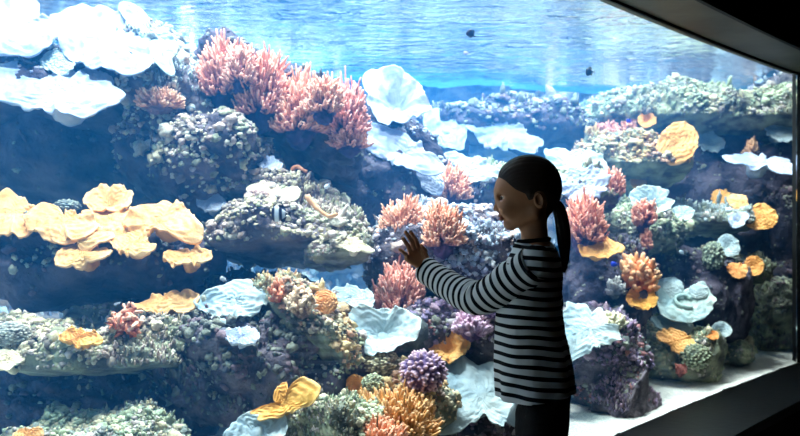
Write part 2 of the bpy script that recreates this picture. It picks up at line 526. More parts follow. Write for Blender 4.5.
def crust_on(v, f, n_knobs, pal, size, rng, root, name='coral_crust', up=0.15, front=0.9, pnt=0.35):
    """Hundreds of small knobbly colonies grown over the upper and front faces of a rock."""
    tri = f
    a, b, c = v[tri[:, 0]], v[tri[:, 1]], v[tri[:, 2]]
    cr = np.cross(b - a, c - a)
    ar = np.linalg.norm(cr, axis=1) / 2
    nn = cr / np.maximum(2 * ar[:, None], 1e-12)
    w = np.clip(nn[:, 2] - up, 0, 1) + front * np.clip(-0.85 * nn[:, 1] + 0.4 * nn[:, 0] - 0.1, 0, 1) * np.clip(nn[:, 2] + 0.75, 0, 1)
    cen = (a + b + c) / 3
    patch = fbm(cen * 5.0, 2, 77)
    w = w * np.clip(0.8 + 0.9 * patch, 0.2, 2) * ar
    if w.sum() <= 0: return
    idx = rng.choice(len(tri), size=n_knobs, p=w / w.sum())
    r1 = np.sqrt(rng.random(n_knobs)); r2 = rng.random(n_knobs)
    pos = a[idx] * (1 - r1)[:, None] + b[idx] * (r1 * (1 - r2))[:, None] + c[idx] * (r1 * r2)[:, None]
    nor = nn[idx] * 0.6 + np.array([0, -0.25, 0.7])
    nor /= np.linalg.norm(nor, axis=1)[:, None]
    kind = fbm(pos * 4.0, 2, 31)
    iv, if_ = ico(1)
    n = n_knobs
    ref = rng.normal(size=(n, 3))
    t1 = np.cross(nor, ref); t1 /= np.linalg.norm(t1, axis=1)[:, None]
    t2 = np.cross(nor, t1)
    s = size * np.exp(rng.normal(0, 0.42, n))
    tall = np.where(kind > 0.2, rng.uniform(0.8, 1.5, n), rng.uniform(0.4, 0.9, n))
    wide = np.where(kind > 0.2, rng.uniform(0.3, 0.5, n), rng.uniform(0.55, 1.15, n))
    V = (iv[None, :, 0:1] * t1[:, None] * (s * wide)[:, None, None] + iv[None, :, 1:2] * t2[:, None] * (s * wide * rng.uniform(0.6, 1.2, n))[:, None, None]
         + iv[None, :, 2:3] * nor[:, None] * (s * tall)[:, None, None])
    V = V * (1 + 0.25 * rng.normal(size=(n, len(iv), 1)).clip(-1.5, 1.5)) + (pos + nor * (s * tall * 0.35)[:, None])[:, None]
    P = np.array([lin(x) for x in PAL[pal]])
    pc = (np.floor((fbm(pos * 3.2, 2, 55) * 0.9 + 0.5) * len(P) + rng.normal(0, 0.9, n))).astype(int) % len(P)
    cl = P[pc] * rng.uniform(0.7, 1.15, (n, 1))
    C = np.repeat(cl[:, None], len(iv), 1)
    V = keep_inside(V.reshape(-1, 3), 0.04)
    Fk = (if_[None] + (np.arange(n) * len(iv))[:, None, None]).reshape(-1, 3)
    o = mk(name, V.reshape(-1, 3), Fk, M['crust'], root, col=C.reshape(-1, 3).clip(0, 1))
    o['kind'] = 'stuff'
    return o

def rock(label, px, py, d, w, h, dep, seed=0, mat='rock', pal='cream', knobs=500, size=0.013, amp=0.22, over=0.35, flat=0.5, lvl=5, tilt=0.0, slope=0.0, name='reef_rock', up=0.15):
    """A craggy ledge: (px, py) its middle in the photograph, d its distance, w/h its size in pixels, dep its depth in metres.
    over: how far the foot recedes under the lip; tilt: fall towards the right; slope: how far the top leans back."""
    rng = np.random.default_rng(seed + 1000)
    iv, f = ico(lvl)
    c = at(px, py, d)
    rx, rz, ry = w / 2 * d / F, h / 2 * d / F, dep / 2
    u = iv.copy()
    p4 = np.sign(u) * np.abs(u) ** (1 - 0.35 * flat)
    v = p4 * np.array([rx, ry, rz]) / (1 + 0.15 * flat)
    q = iv * np.array([rx, ry, rz]) + c
    mn = (rx + rz) / 2
    big = fbm(q * (1.3 / max(mn, 0.12)) + seed, 2, seed)
    med = fbm(q * 9.0, 3, seed + 5)
    wor = worley(q * 13.0, seed + 3)
    disp = amp * mn * big + 0.035 * med + 0.010 * fbm(q * 27.0, 2, seed + 8) - 0.012 * worley(q * 24.0, seed + 6) + 0.028 * (0.55 - wor)
    v = v + iv * disp[:, None]
    zz = v[:, 2] / rz
    v[:, 1] += over * ry * np.clip(-zz, 0, 1.5) * 1.5 + slope * ry * np.clip(zz + 0.2, 0, 2)
    v[:, 2] += -math.tan(math.radians(tilt)) * v[:, 0]
    v = v + c
    v = keep_inside(v)
    o = empty(name, (c[0], c[1], v[:, 2].min()))
    tag(o, label, 'rock')
    mk('rock_body', v, f, M[mat], o)
    SURF[label] = (v, f)
    if knobs:
        crust_on(v, f, int(knobs * 2.0), pal, size * 0.62, rng, o, up=up)
    return o

# far rock slope that closes the tank behind everything
def curtain():
    path = np.array([(-4.4, 1.2), (-3.9, 3.6), (-2.6, 5.0), (-1.7, 6.2), (-0.6, 7.2), (1.2, 7.9), (2.8, 7.7), (3.9, 6.4)])
    t = np.concatenate([[0], np.cumsum(np.linalg.norm(np.diff(path, axis=0), axis=1))])
    L = t[-1]
    nu, nv = 420, 110
    uu = np.linspace(0, L, nu)
    X = np.interp(uu, t, path[:, 0]); Y = np.interp(uu, t, path[:, 1])
    for _ in range(12):
        X[1:-1] = (X[:-2] + X[2:] + 2 * X[1:-1]) / 4; Y[1:-1] = (Y[:-2] + Y[2:] + 2 * Y[1:-1]) / 4
    tx, ty = np.gradient(X), np.gradient(Y)
    l = np.hypot(tx, ty); nx, ny = ty / l, -tx / l          # towards the window
    zz = np.linspace(0.2, 2.27, nv)
    V = np.zeros((nu, nv, 3))
    V[:, :, 0] = X[:, None]; V[:, :, 1] = Y[:, None]; V[:, :, 2] = zz[None]
    P = V.reshape(-1, 3)
    ledge = np.sin(P[:, 2] * 7.5 + 2.5 * fbm(P * np.array([0.6, 0.6, 0.1]), 2, 21)) * 0.22
    out = 0.45 * fbm(P * 0.9, 3, 3) + ledge + 0.10 * fbm(P * 5, 3, 8) + 0.09 * (0.5 - worley(P * 5.5, 4)) + 0.6 * np.clip(1.6 - P[:, 2], 0, 2) * 0.4
    out = out.reshape(nu, nv)
    V[:, :, 0] += nx[:, None] * out; V[:, :, 1] += ny[:, None] * out
    I = np.arange(nu * nv).reshape(nu, nv)
    Q = np.stack([I[:-1, :-1], I[1:, :-1], I[1:, 1:], I[:-1, 1:]], -1).reshape(-1, 4)
    v = V.reshape(-1, 3)
    o = empty('reef_cliff', (0, 7.0, 0.2))
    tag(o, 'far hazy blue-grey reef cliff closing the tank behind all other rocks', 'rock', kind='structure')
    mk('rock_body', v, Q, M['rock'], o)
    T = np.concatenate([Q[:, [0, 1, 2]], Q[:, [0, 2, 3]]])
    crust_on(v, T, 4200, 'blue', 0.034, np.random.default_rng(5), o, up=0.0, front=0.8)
curtain()

ROCKS = [
    # label, px, py, d, w, h, depth, seed, opts
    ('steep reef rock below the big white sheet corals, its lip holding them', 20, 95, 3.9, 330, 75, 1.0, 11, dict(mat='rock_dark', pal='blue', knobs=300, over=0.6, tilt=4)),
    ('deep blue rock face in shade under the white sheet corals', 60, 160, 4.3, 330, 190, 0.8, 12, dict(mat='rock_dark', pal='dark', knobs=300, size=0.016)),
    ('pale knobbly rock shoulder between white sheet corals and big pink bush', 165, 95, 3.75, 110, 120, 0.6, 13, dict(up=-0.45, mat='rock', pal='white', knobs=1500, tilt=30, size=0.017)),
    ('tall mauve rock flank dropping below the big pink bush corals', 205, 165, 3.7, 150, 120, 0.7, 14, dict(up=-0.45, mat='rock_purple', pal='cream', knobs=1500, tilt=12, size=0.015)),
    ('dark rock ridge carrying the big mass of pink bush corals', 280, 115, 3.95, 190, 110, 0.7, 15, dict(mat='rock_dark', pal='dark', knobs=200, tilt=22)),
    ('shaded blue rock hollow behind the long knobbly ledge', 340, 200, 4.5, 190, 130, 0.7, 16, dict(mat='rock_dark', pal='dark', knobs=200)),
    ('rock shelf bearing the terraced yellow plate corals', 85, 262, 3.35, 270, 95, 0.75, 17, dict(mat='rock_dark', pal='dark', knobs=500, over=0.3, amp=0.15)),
    ('long knobbly cream ledge with the striped fish in front', 280, 238, 3.45, 170, 72, 0.6, 18, dict(up=-0.45, mat='rock', pal='cream', knobs=2600, size=0.012, tilt=-2, over=0.8)),
    ('small rounded knobbly lobe at the tip of the cream ledge', 340, 250, 3.3, 66, 28, 0.3, 19, dict(up=-0.45, mat='rock_green', pal='cream', knobs=1100, size=0.009, over=0.4, tilt=-12)),
    ('rugged peak of the cream ledge with the thin orange sponge', 285, 200, 3.65, 120, 45, 0.45, 20, dict(up=-0.45, mat='rock', pal='cream', knobs=1100, size=0.013, tilt=14)),
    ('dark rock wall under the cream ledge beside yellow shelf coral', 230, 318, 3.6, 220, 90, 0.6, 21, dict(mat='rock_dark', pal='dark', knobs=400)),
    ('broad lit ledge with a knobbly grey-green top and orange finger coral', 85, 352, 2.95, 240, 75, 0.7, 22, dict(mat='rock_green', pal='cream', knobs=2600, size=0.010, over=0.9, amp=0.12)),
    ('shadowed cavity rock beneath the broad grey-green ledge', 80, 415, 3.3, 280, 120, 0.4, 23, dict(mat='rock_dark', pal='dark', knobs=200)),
    ('low mossy boulder at the foot of the reef nearest the window', 95, 452, 2.6, 210, 78, 0.5, 24, dict(up=-0.45, mat='rock_green', pal='green', knobs=1800, size=0.009)),
    ('craggy purple-brown boulder above the yellow tongue coral', 235, 372, 3.0, 190, 130, 0.5, 25, dict(up=-0.45, mat='rock_purple', pal='dark', knobs=2200, size=0.014)),
    ('golden knobbly crest running down between the two blue cup corals', 315, 325, 3.05, 110, 75, 0.45, 26, dict(up=-0.45, mat='rock_green', pal='gold', knobs=1700, size=0.010, tilt=35)),
    ('dark boulder beneath the golden crest', 325, 375, 3.1, 110, 110, 0.45, 27, dict(up=-0.45, mat='rock_dark', pal='green', knobs=700, size=0.010)),
    ('knobbly boulder behind the brown bush coral at the reef foot', 380, 402, 3.05, 140, 90, 0.4, 28, dict(up=-0.45, mat='rock_green', pal='gold', knobs=1500, size=0.011)),
    ('mossy stone beside the white sheet at the bottom of the reef', 320, 430, 2.75, 120, 60, 0.35, 29, dict(up=-0.45, mat='rock_green', pal='green', knobs=1100, size=0.009)),
    ('bluish knobbly mound straight behind the raised arm', 450, 262, 3.75, 200, 110, 0.8, 30, dict(up=-0.45, mat='rock_purple', pal='blue', knobs=2400, size=0.013)),
    ('mauve rock mass below the raised arm', 470, 335, 3.5, 220, 90, 0.6, 31, dict(up=-0.45, mat='rock_purple', pal='purple', knobs=2000, size=0.012)),
    ('dark rock under the large pale blue sheet coral', 490, 430, 3.5, 170, 90, 0.5, 32, dict(up=-0.45, mat='rock_dark', pal='purple', knobs=700, size=0.012)),
    ('blue rock buttress under the white rosette corals', 400, 175, 4.7, 170, 110, 0.8, 33, dict(mat='rock_dark', pal='blue', knobs=300, tilt=20)),
    ('pale rock saddle behind the head', 530, 195, 4.9, 190, 60, 0.7, 34, dict(mat='rock', pal='green', knobs=1300, size=0.018)),
    ('distant blue rock bank with white patches above the head', 500, 135, 6.3, 230, 60, 0.8, 35, dict(mat='rock_dark', pal='dark', knobs=1100, size=0.022, over=0.6)),
    ('long grey-green top ledge under the water surface at the far end', 705, 120, 6.4, 270, 78, 0.8, 36, dict(mat='rock_green', pal='green', knobs=3800, size=0.017, over=0.9, amp=0.12)),
    ('rock bench with pink bushes and the tall orange disc coral', 625, 165, 5.6, 130, 60, 0.6, 37, dict(mat='rock_green', pal='gold', knobs=1500, size=0.014, over=0.9)),
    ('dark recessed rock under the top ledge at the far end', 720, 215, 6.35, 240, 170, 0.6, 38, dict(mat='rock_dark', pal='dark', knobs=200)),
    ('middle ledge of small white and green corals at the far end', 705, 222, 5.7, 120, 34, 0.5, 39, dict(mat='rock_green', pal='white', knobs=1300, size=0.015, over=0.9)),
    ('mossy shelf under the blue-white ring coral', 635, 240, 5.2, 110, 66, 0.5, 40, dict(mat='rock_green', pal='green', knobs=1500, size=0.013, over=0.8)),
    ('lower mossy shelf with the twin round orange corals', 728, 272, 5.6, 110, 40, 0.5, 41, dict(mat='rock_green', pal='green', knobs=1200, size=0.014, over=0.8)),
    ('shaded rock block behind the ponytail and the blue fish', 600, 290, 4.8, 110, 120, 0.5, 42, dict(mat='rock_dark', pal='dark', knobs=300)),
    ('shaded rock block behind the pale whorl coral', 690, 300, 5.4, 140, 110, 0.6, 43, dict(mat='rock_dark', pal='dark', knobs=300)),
    ('grey-purple boulder beside the striped shirt hem', 598, 355, 4.4, 110, 100, 0.5, 44, dict(up=-0.45, flat=0.1, amp=0.3, mat='rock_purple', pal='purple', knobs=1500, size=0.013)),
    ('purple knobbly boulder resting on the white sand', 618, 405, 4.25, 84, 70, 0.4, 45, dict(up=-0.45, flat=0.0, amp=0.3, mat='rock_purple', pal='purple', knobs=1800, size=0.011)),
    ('mossy boulder row along the sand strip', 674, 360, 5.0, 106, 64, 0.4, 46, dict(up=-0.45, flat=0.0, amp=0.3, mat='rock_green', pal='green', knobs=1800, size=0.012)),
    ('small rounded mossy stone at the end of the sand strip', 733, 352, 5.45, 50, 30, 0.3, 47, dict(up=-0.45, mat='rock_green', pal='green', knobs=900, size=0.012)),
    ('narrow upright mossy rock against the end column', 770, 322, 6.1, 50, 90, 0.3, 48, dict(up=-0.45, mat='rock_green', pal='dark', knobs=900, size=0.013)),
    ('grey rock heap at the far end of the tank', 785, 235, 6.3, 60, 130, 0.4, 49, dict(mat='rock_dark', pal='dark', knobs=600, size=0.014)),
]
for (lb, px, py, d, w, h, dep, sd, kw) in ROCKS:
    rock(lb, px, py, d, w, h, dep, sd, **kw)

# ------------------------------------------------------------------ corals
from mathutils.bvhtree import BVHTree
_v, _f, _n = [], [], 0
for vv, ff in SURF.values():
    _v.append(vv); _f.append(ff + _n); _n += len(vv)
ROCK_BVH = BVHTree.FromPolygons(np.concatenate(_v).tolist(), np.concatenate(_f).tolist())

def rock_depth(px, py):
    o = Vector((0, 0, CZ)); d = Vector(at(px, py, 1.0)) - o
    h = ROCK_BVH.ray_cast(o, d)
    return h[0].y if h[0] is not None else None

def glass_depth(px):
    k = (px - 400.0) / F
    for s in np.linspace(S0, 1.2, 400):
        p = G(s, 0.06)
        if p[0] - k * p[1] > 0:
            return p[1]
    return 5.7

def auto_depth(pts, pct=20, off=0.03):
    c = np.mean(pts, 0)
    hs = []
    for p in list(pts) + [(p + c) / 2 for p in np.asarray(pts)] + [c]:
        r = rock_depth(*p)
        if r is not None: hs.append(r)
    d = (np.percentile(hs, pct) - off) if hs else 5.5
    return max(d, glass_depth(c[0]) + 0.12)

def stalk(root, p0, p1, r0, r1, mat, col, name='stalk'):
    t = np.linspace(0, 1, 6)
    P = (p0[None] * (1 - t[:, None]) + p1[None] * t[:, None])[None]
    P = P + np.array([0, 0, -0.02]) * (np.sin(t * math.pi))[None, :, None]
    R = (r0 + (r1 - r0) * t ** 1.5)[None]
    V, fc, _, _ = tubes(P, R, 12)
    V = V + 0.15 * r0 * fbm(V * 40, 2, 4)[:, None]
    mk(name, V, fc, M[mat], root, col=np.tile(np.array(col), (len(V), 1)))

def plate(label, poly, mat='yellow', tilt=30, d=None, cup=0.0, ruffle=0.012, waves=5, thick=0.012, rough=0.004, yaw=0.0, name='plate_coral', cat='coral', group=None, rim=(1.15, 1.15, 1.2), core=(0.92, 0.9, 0.86), pct=20, off=0.03, seed=0, steep=0.0, hollow=0.0, lobes=0.0):
    poly = np.array(poly, dtype=float)
    ruffle *= 0.55
    seed = seed or int(abs(poly[0, 0] * 7 + poly[0, 1] * 13)) + 1
    cpx = (poly.max(0) + poly.min(0)) / 2 * 0.5 + poly.mean(0) * 0.5
    if d is None: d = auto_depth(poly, pct, off)
    c = at(cpx[0], cpx[1], d)
    t, y = math.radians(tilt), math.radians(yaw)
    U = np.array([math.cos(y), math.sin(y), 0.0])
    Vv = np.array([-math.sin(y) * math.cos(t), math.cos(y) * math.cos(t), math.sin(t)])
    Nn = np.cross(U, Vv)
    cam0 = np.array([0, 0, CZ])
    pts = []
    for p in poly:
        dr = at(p[0], p[1], 1.0) - cam0
        k = np.dot(c - cam0, Nn) / np.dot(dr, Nn)
        k = min(max(k, d * 0.8), d * 1.25)
        q = cam0 + dr * k - c
        pts.append((np.dot(q, U), np.dot(q, Vv)))
    pts = np.array(pts)
    ang = np.arctan2(pts[:, 1], pts[:, 0]); rad = np.hypot(pts[:, 0], pts[:, 1])
    o_ = np.argsort(ang); ang, rad = ang[o_], rad[o_]
    nt, nr = 120, 22
    th = np.linspace(-math.pi, math.pi, nt, endpoint=False)
    R = np.interp(th, np.concatenate([ang - 2 * math.pi, ang, ang + 2 * math.pi]), np.tile(rad, 3))
    for _ in range(3):
        R = (np.roll(R, 1) + np.roll(R, -1) + 2 * R) / 4
    mean = R.mean()
    cs = np.stack([np.cos(th), np.sin(th), np.zeros(nt)], 1)
    R = R * (1 + 0.05 * fbm(cs * 3 + seed, 3, seed) + 0.025 * np.sin(th * 23 + seed) * (lobes + 0.3))
    if lobes: R = R * (1 + lobes * 0.14 * np.abs(np.sin(th * 6.5 + seed)) - 0.05)
    rr = np.linspace(0, 1, nr + 1)[1:] ** 0.9
    r2, t2 = np.meshgrid(rr, th, indexing='ij')
    x = r2 * R[None] * np.cos(t2); yv = r2 * R[None] * np.sin(t2)
    ph = fbm(cs * 1.5 + seed * 3, 2, seed + 9) * 3
    z = cup * mean * r2 ** 2 + ruffle * r2 ** 2.2 * np.sin(waves * t2 + seed + ph[None]) + ruffle * 0.5 * r2 ** 3 * np.sin((waves * 2 + 1) * t2 + 2 * ph[None])
    if hollow: z = z - hollow * mean * np.exp(-(r2 / 0.42) ** 2)
    q = np.stack([x.ravel() * 14, yv.ravel() * 14, z.ravel() * 0 + seed], 1)
    z = z + rough * fbm(q, 3, seed + 2).reshape(z.shape) * 1.6 + rough * 0.5 * np.sin(r2 * 26 + 3 * ph[None])
    z = z - steep * (r2 ** 3) * (0.5 + 0.5 * np.sin(3 * t2 + seed)) * np.clip(-np.sin(t2), 0, 1)
    th_ = thick * (1.0 - 0.62 * r2 ** 3)
    top = c + x[..., None] * U + yv[..., None] * Vv + (z + 0)[..., None] * Nn
    bot = c + (x * 0.985)[..., None] * U + (yv * 0.985)[..., None] * Vv + (z - th_)[..., None] * Nn
    zc = (-hollow * mean if hollow else 0)
    V = np.concatenate([top.reshape(-1, 3), bot.reshape(-1, 3), [c + zc * Nn], [c + (zc - thick) * Nn]])
    n = nr * nt
    I = np.arange(n).reshape(nr, nt)
    I2 = np.roll(I, -1, axis=1)
    Qt = np.stack([I[:-1], I[1:], I2[1:], I2[:-1]], -1).reshape(-1, 4)
    Qb = (Qt + n)[:, ::-1]
    Qr = np.stack([I[-1], I[-1] + n, I2[-1] + n, I2[-1]], -1)
    T1 = np.stack([I[0], I2[0], np.full(nt, 2 * n)], -1)
    T2 = np.stack([I2[0] + n, I[0] + n, np.full(nt, 2 * n + 1)], -1)
    w = np.clip((r2.reshape(-1) - 0.82) / 0.16, 0, 1)[:, None]
    colr = np.array(core) * (1 - w) + np.array(rim) * w
    colb = np.tile(np.array(core) * 0.92, (n, 1)) * (1 - w) + np.array(rim) * w
    C = np.concatenate([colr, colb, [core], [core]])
    root = empty(name, c - Nn * (thick + 0.04))
    tag(root, label, cat, group)
    mk('coral_plate', V, [Qt, Qb, Qr, T1, T2], M[mat], root, col=C.clip(0, 1.3))
    foot = c - Nn * (thick * 0.5) + np.array([0, min(0.14, mean * 1.1), -min(0.03, mean * 0.3)])
    stalk(root, c + (zc - thick * 0.5) * Nn, foot, mean * 0.25, mean * 0.42, mat, core)
    return root, c, U, Vv, Nn, mean

def bush(label, px, py, w, h, n=150, d=None, r=0.0055, tipc=(255, 178, 160), basec=(110, 80, 120), forks=2, seed=0, name='bush_coral', group=None, spread=1.0, off=0.05, blunt=0.75, base=0.35, pct=35, dep=None, wob=0.25):
    """A colony of stubby upright branches filling the ellipse (px, py, w, h) of the photograph."""
    seed = seed or int(px * 3 + py * 7)
    rng = np.random.default_rng(seed)
    pts = np.array([(px - w / 2, py), (px + w / 2, py), (px, py + h / 2), (px, py), (px, py - h / 4)])
    if d is None: d = auto_depth(pts, pct, off)
    c = at(px, py + h * base, d)
    rx, rz = w / 2 * d / F, h * (0.5 + base) * d / F
    ry = dep or min(rx, rz * 1.2) * 0.85
    a = rng.uniform(-1, 1, (n * 3, 3))
    a[:, 2] = rng.uniform(0.0, 1, n * 3)
    a = a / np.linalg.norm(a, axis=1)[:, None]
    a = a[a[:, 1] < 0.55][:n]
    n = len(a)
    lenf = rng.uniform(0.78, 1.06, n)[:, None]
    tip = c + a * np.array([rx, ry, rz]) * lenf
    st = c + a * np.array([rx, ry, rz]) * np.array([0.35, 0.35, 0.12]) * spread
    k = 6
    t = np.linspace(0, 1, k)[None, :, None]
    P = st[:, None] * (1 - t) + tip[:, None] * t
    P = P + (t * (1 - t)) * np.array([0, 0, -0.35]) * rz * (1 - a[:, 2:3])[:, None] * 0.9
    P = P + (t > 0) * rng.normal(0, 1, (n, k, 3)) * r * wob * 2
    R = r * (1.25 - (1.25 - blunt) * np.linspace(0, 1, k))[None] * rng.uniform(0.8, 1.2, (n, 1))
    allP, allR, allK = [P], [R], [np.tile(np.linspace(0, 1, k), (n, 1))]
    for j in range(forks):
        i0 = rng.integers(2, 5, n)
        s = P[np.arange(n), i0]
        dirn = P[:, -1] - P[:, 0]; L = np.linalg.norm(dirn, axis=1)[:, None]
        dv = dirn / L + rng.normal(0, 0.55, (n, 3)) + np.array([0, -0.1, 0.35])
        dv /= np.linalg.norm(dv, axis=1)[:, None]
        ln = L * rng.uniform(0.22, 0.42, (n, 1))
        Q = s[:, None] + dv[:, None] * ln[:, None] * t
        Q[:, :, 2] += (t[..., 0] ** 2) * ln * 0.25
        allP.append(Q); allR.append(R * 0.82)
        allK.append(np.linspace(0, 1, k)[None] * 0.4 + (i0 / (k - 1.0))[:, None] * 0.7)
    P = np.concatenate(allP); R = np.concatenate(allR); Kc = np.concatenate(allK)
    V, fc, par, m = tubes(P, R, 5)
    kk = np.concatenate([np.repeat(Kc, 5, axis=1), Kc[:, -1:], Kc[:, :1]], 1).reshape(-1)
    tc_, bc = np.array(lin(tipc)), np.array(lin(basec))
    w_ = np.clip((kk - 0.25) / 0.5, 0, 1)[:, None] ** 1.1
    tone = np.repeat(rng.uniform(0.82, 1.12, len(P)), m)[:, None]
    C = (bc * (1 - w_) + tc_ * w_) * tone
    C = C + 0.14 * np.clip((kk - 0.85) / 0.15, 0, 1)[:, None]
    root = empty(name, c)
    tag(root, label, 'coral', group)
    mk('branches', V, fc, M['pink'], root, col=C.clip(0, 1))
    iv, if_ = ico(3)
    bv = iv * np.array([rx * 0.5, ry * 0.5, rz * 0.35]) * (1 + 0.2 * fbm(iv * 3 + seed, 2, seed))[:, None] + c + np.array([0, 0.02, -0.01])
    mk('coral_base', bv, if_, M['pink'], root, col=np.tile(bc * 0.8, (len(bv), 1)))
    return root

def dome(label, px, py, w, h, rgb=(214, 180, 200), groove=(120, 96, 130), d=None, seed=1, cell=9.0, name='dome_coral', lumps=1.0, off=0.04):
    pts = np.array([(px - w / 2, py), (px + w / 2, py), (px, py + h / 2), (px, py)])
    if d is None: d = auto_depth(pts, 35, off)
    c = at(px, py, d)
    iv, f = ico(5)
    rx, rz = w / 2 * d / F, h / 2 * d / F
    wv = worley(iv * cell / 3.0 + seed, seed)
    ht = np.clip(0.75 - wv, 0, 1) * 0.30 * lumps
    v = iv * (0.85 + ht + 0.05 * fbm(iv * 2 + seed, 2, seed))[:, None] * np.array([rx, (rx + rz) / 2, rz]) + c
    w_ = np.clip((ht / 0.3 / max(lumps, 0.1) - 0.15) / 0.35, 0, 1)[:, None]
    C = np.array(lin(groove)) * (1 - w_) + np.array(lin(rgb)) * w_
    root = empty(name, (c[0], c[1], v[:, 2].min()))
    tag(root, label, 'coral')
    mk('coral_body', v, f, M['pink'], root, col=C)
    return root

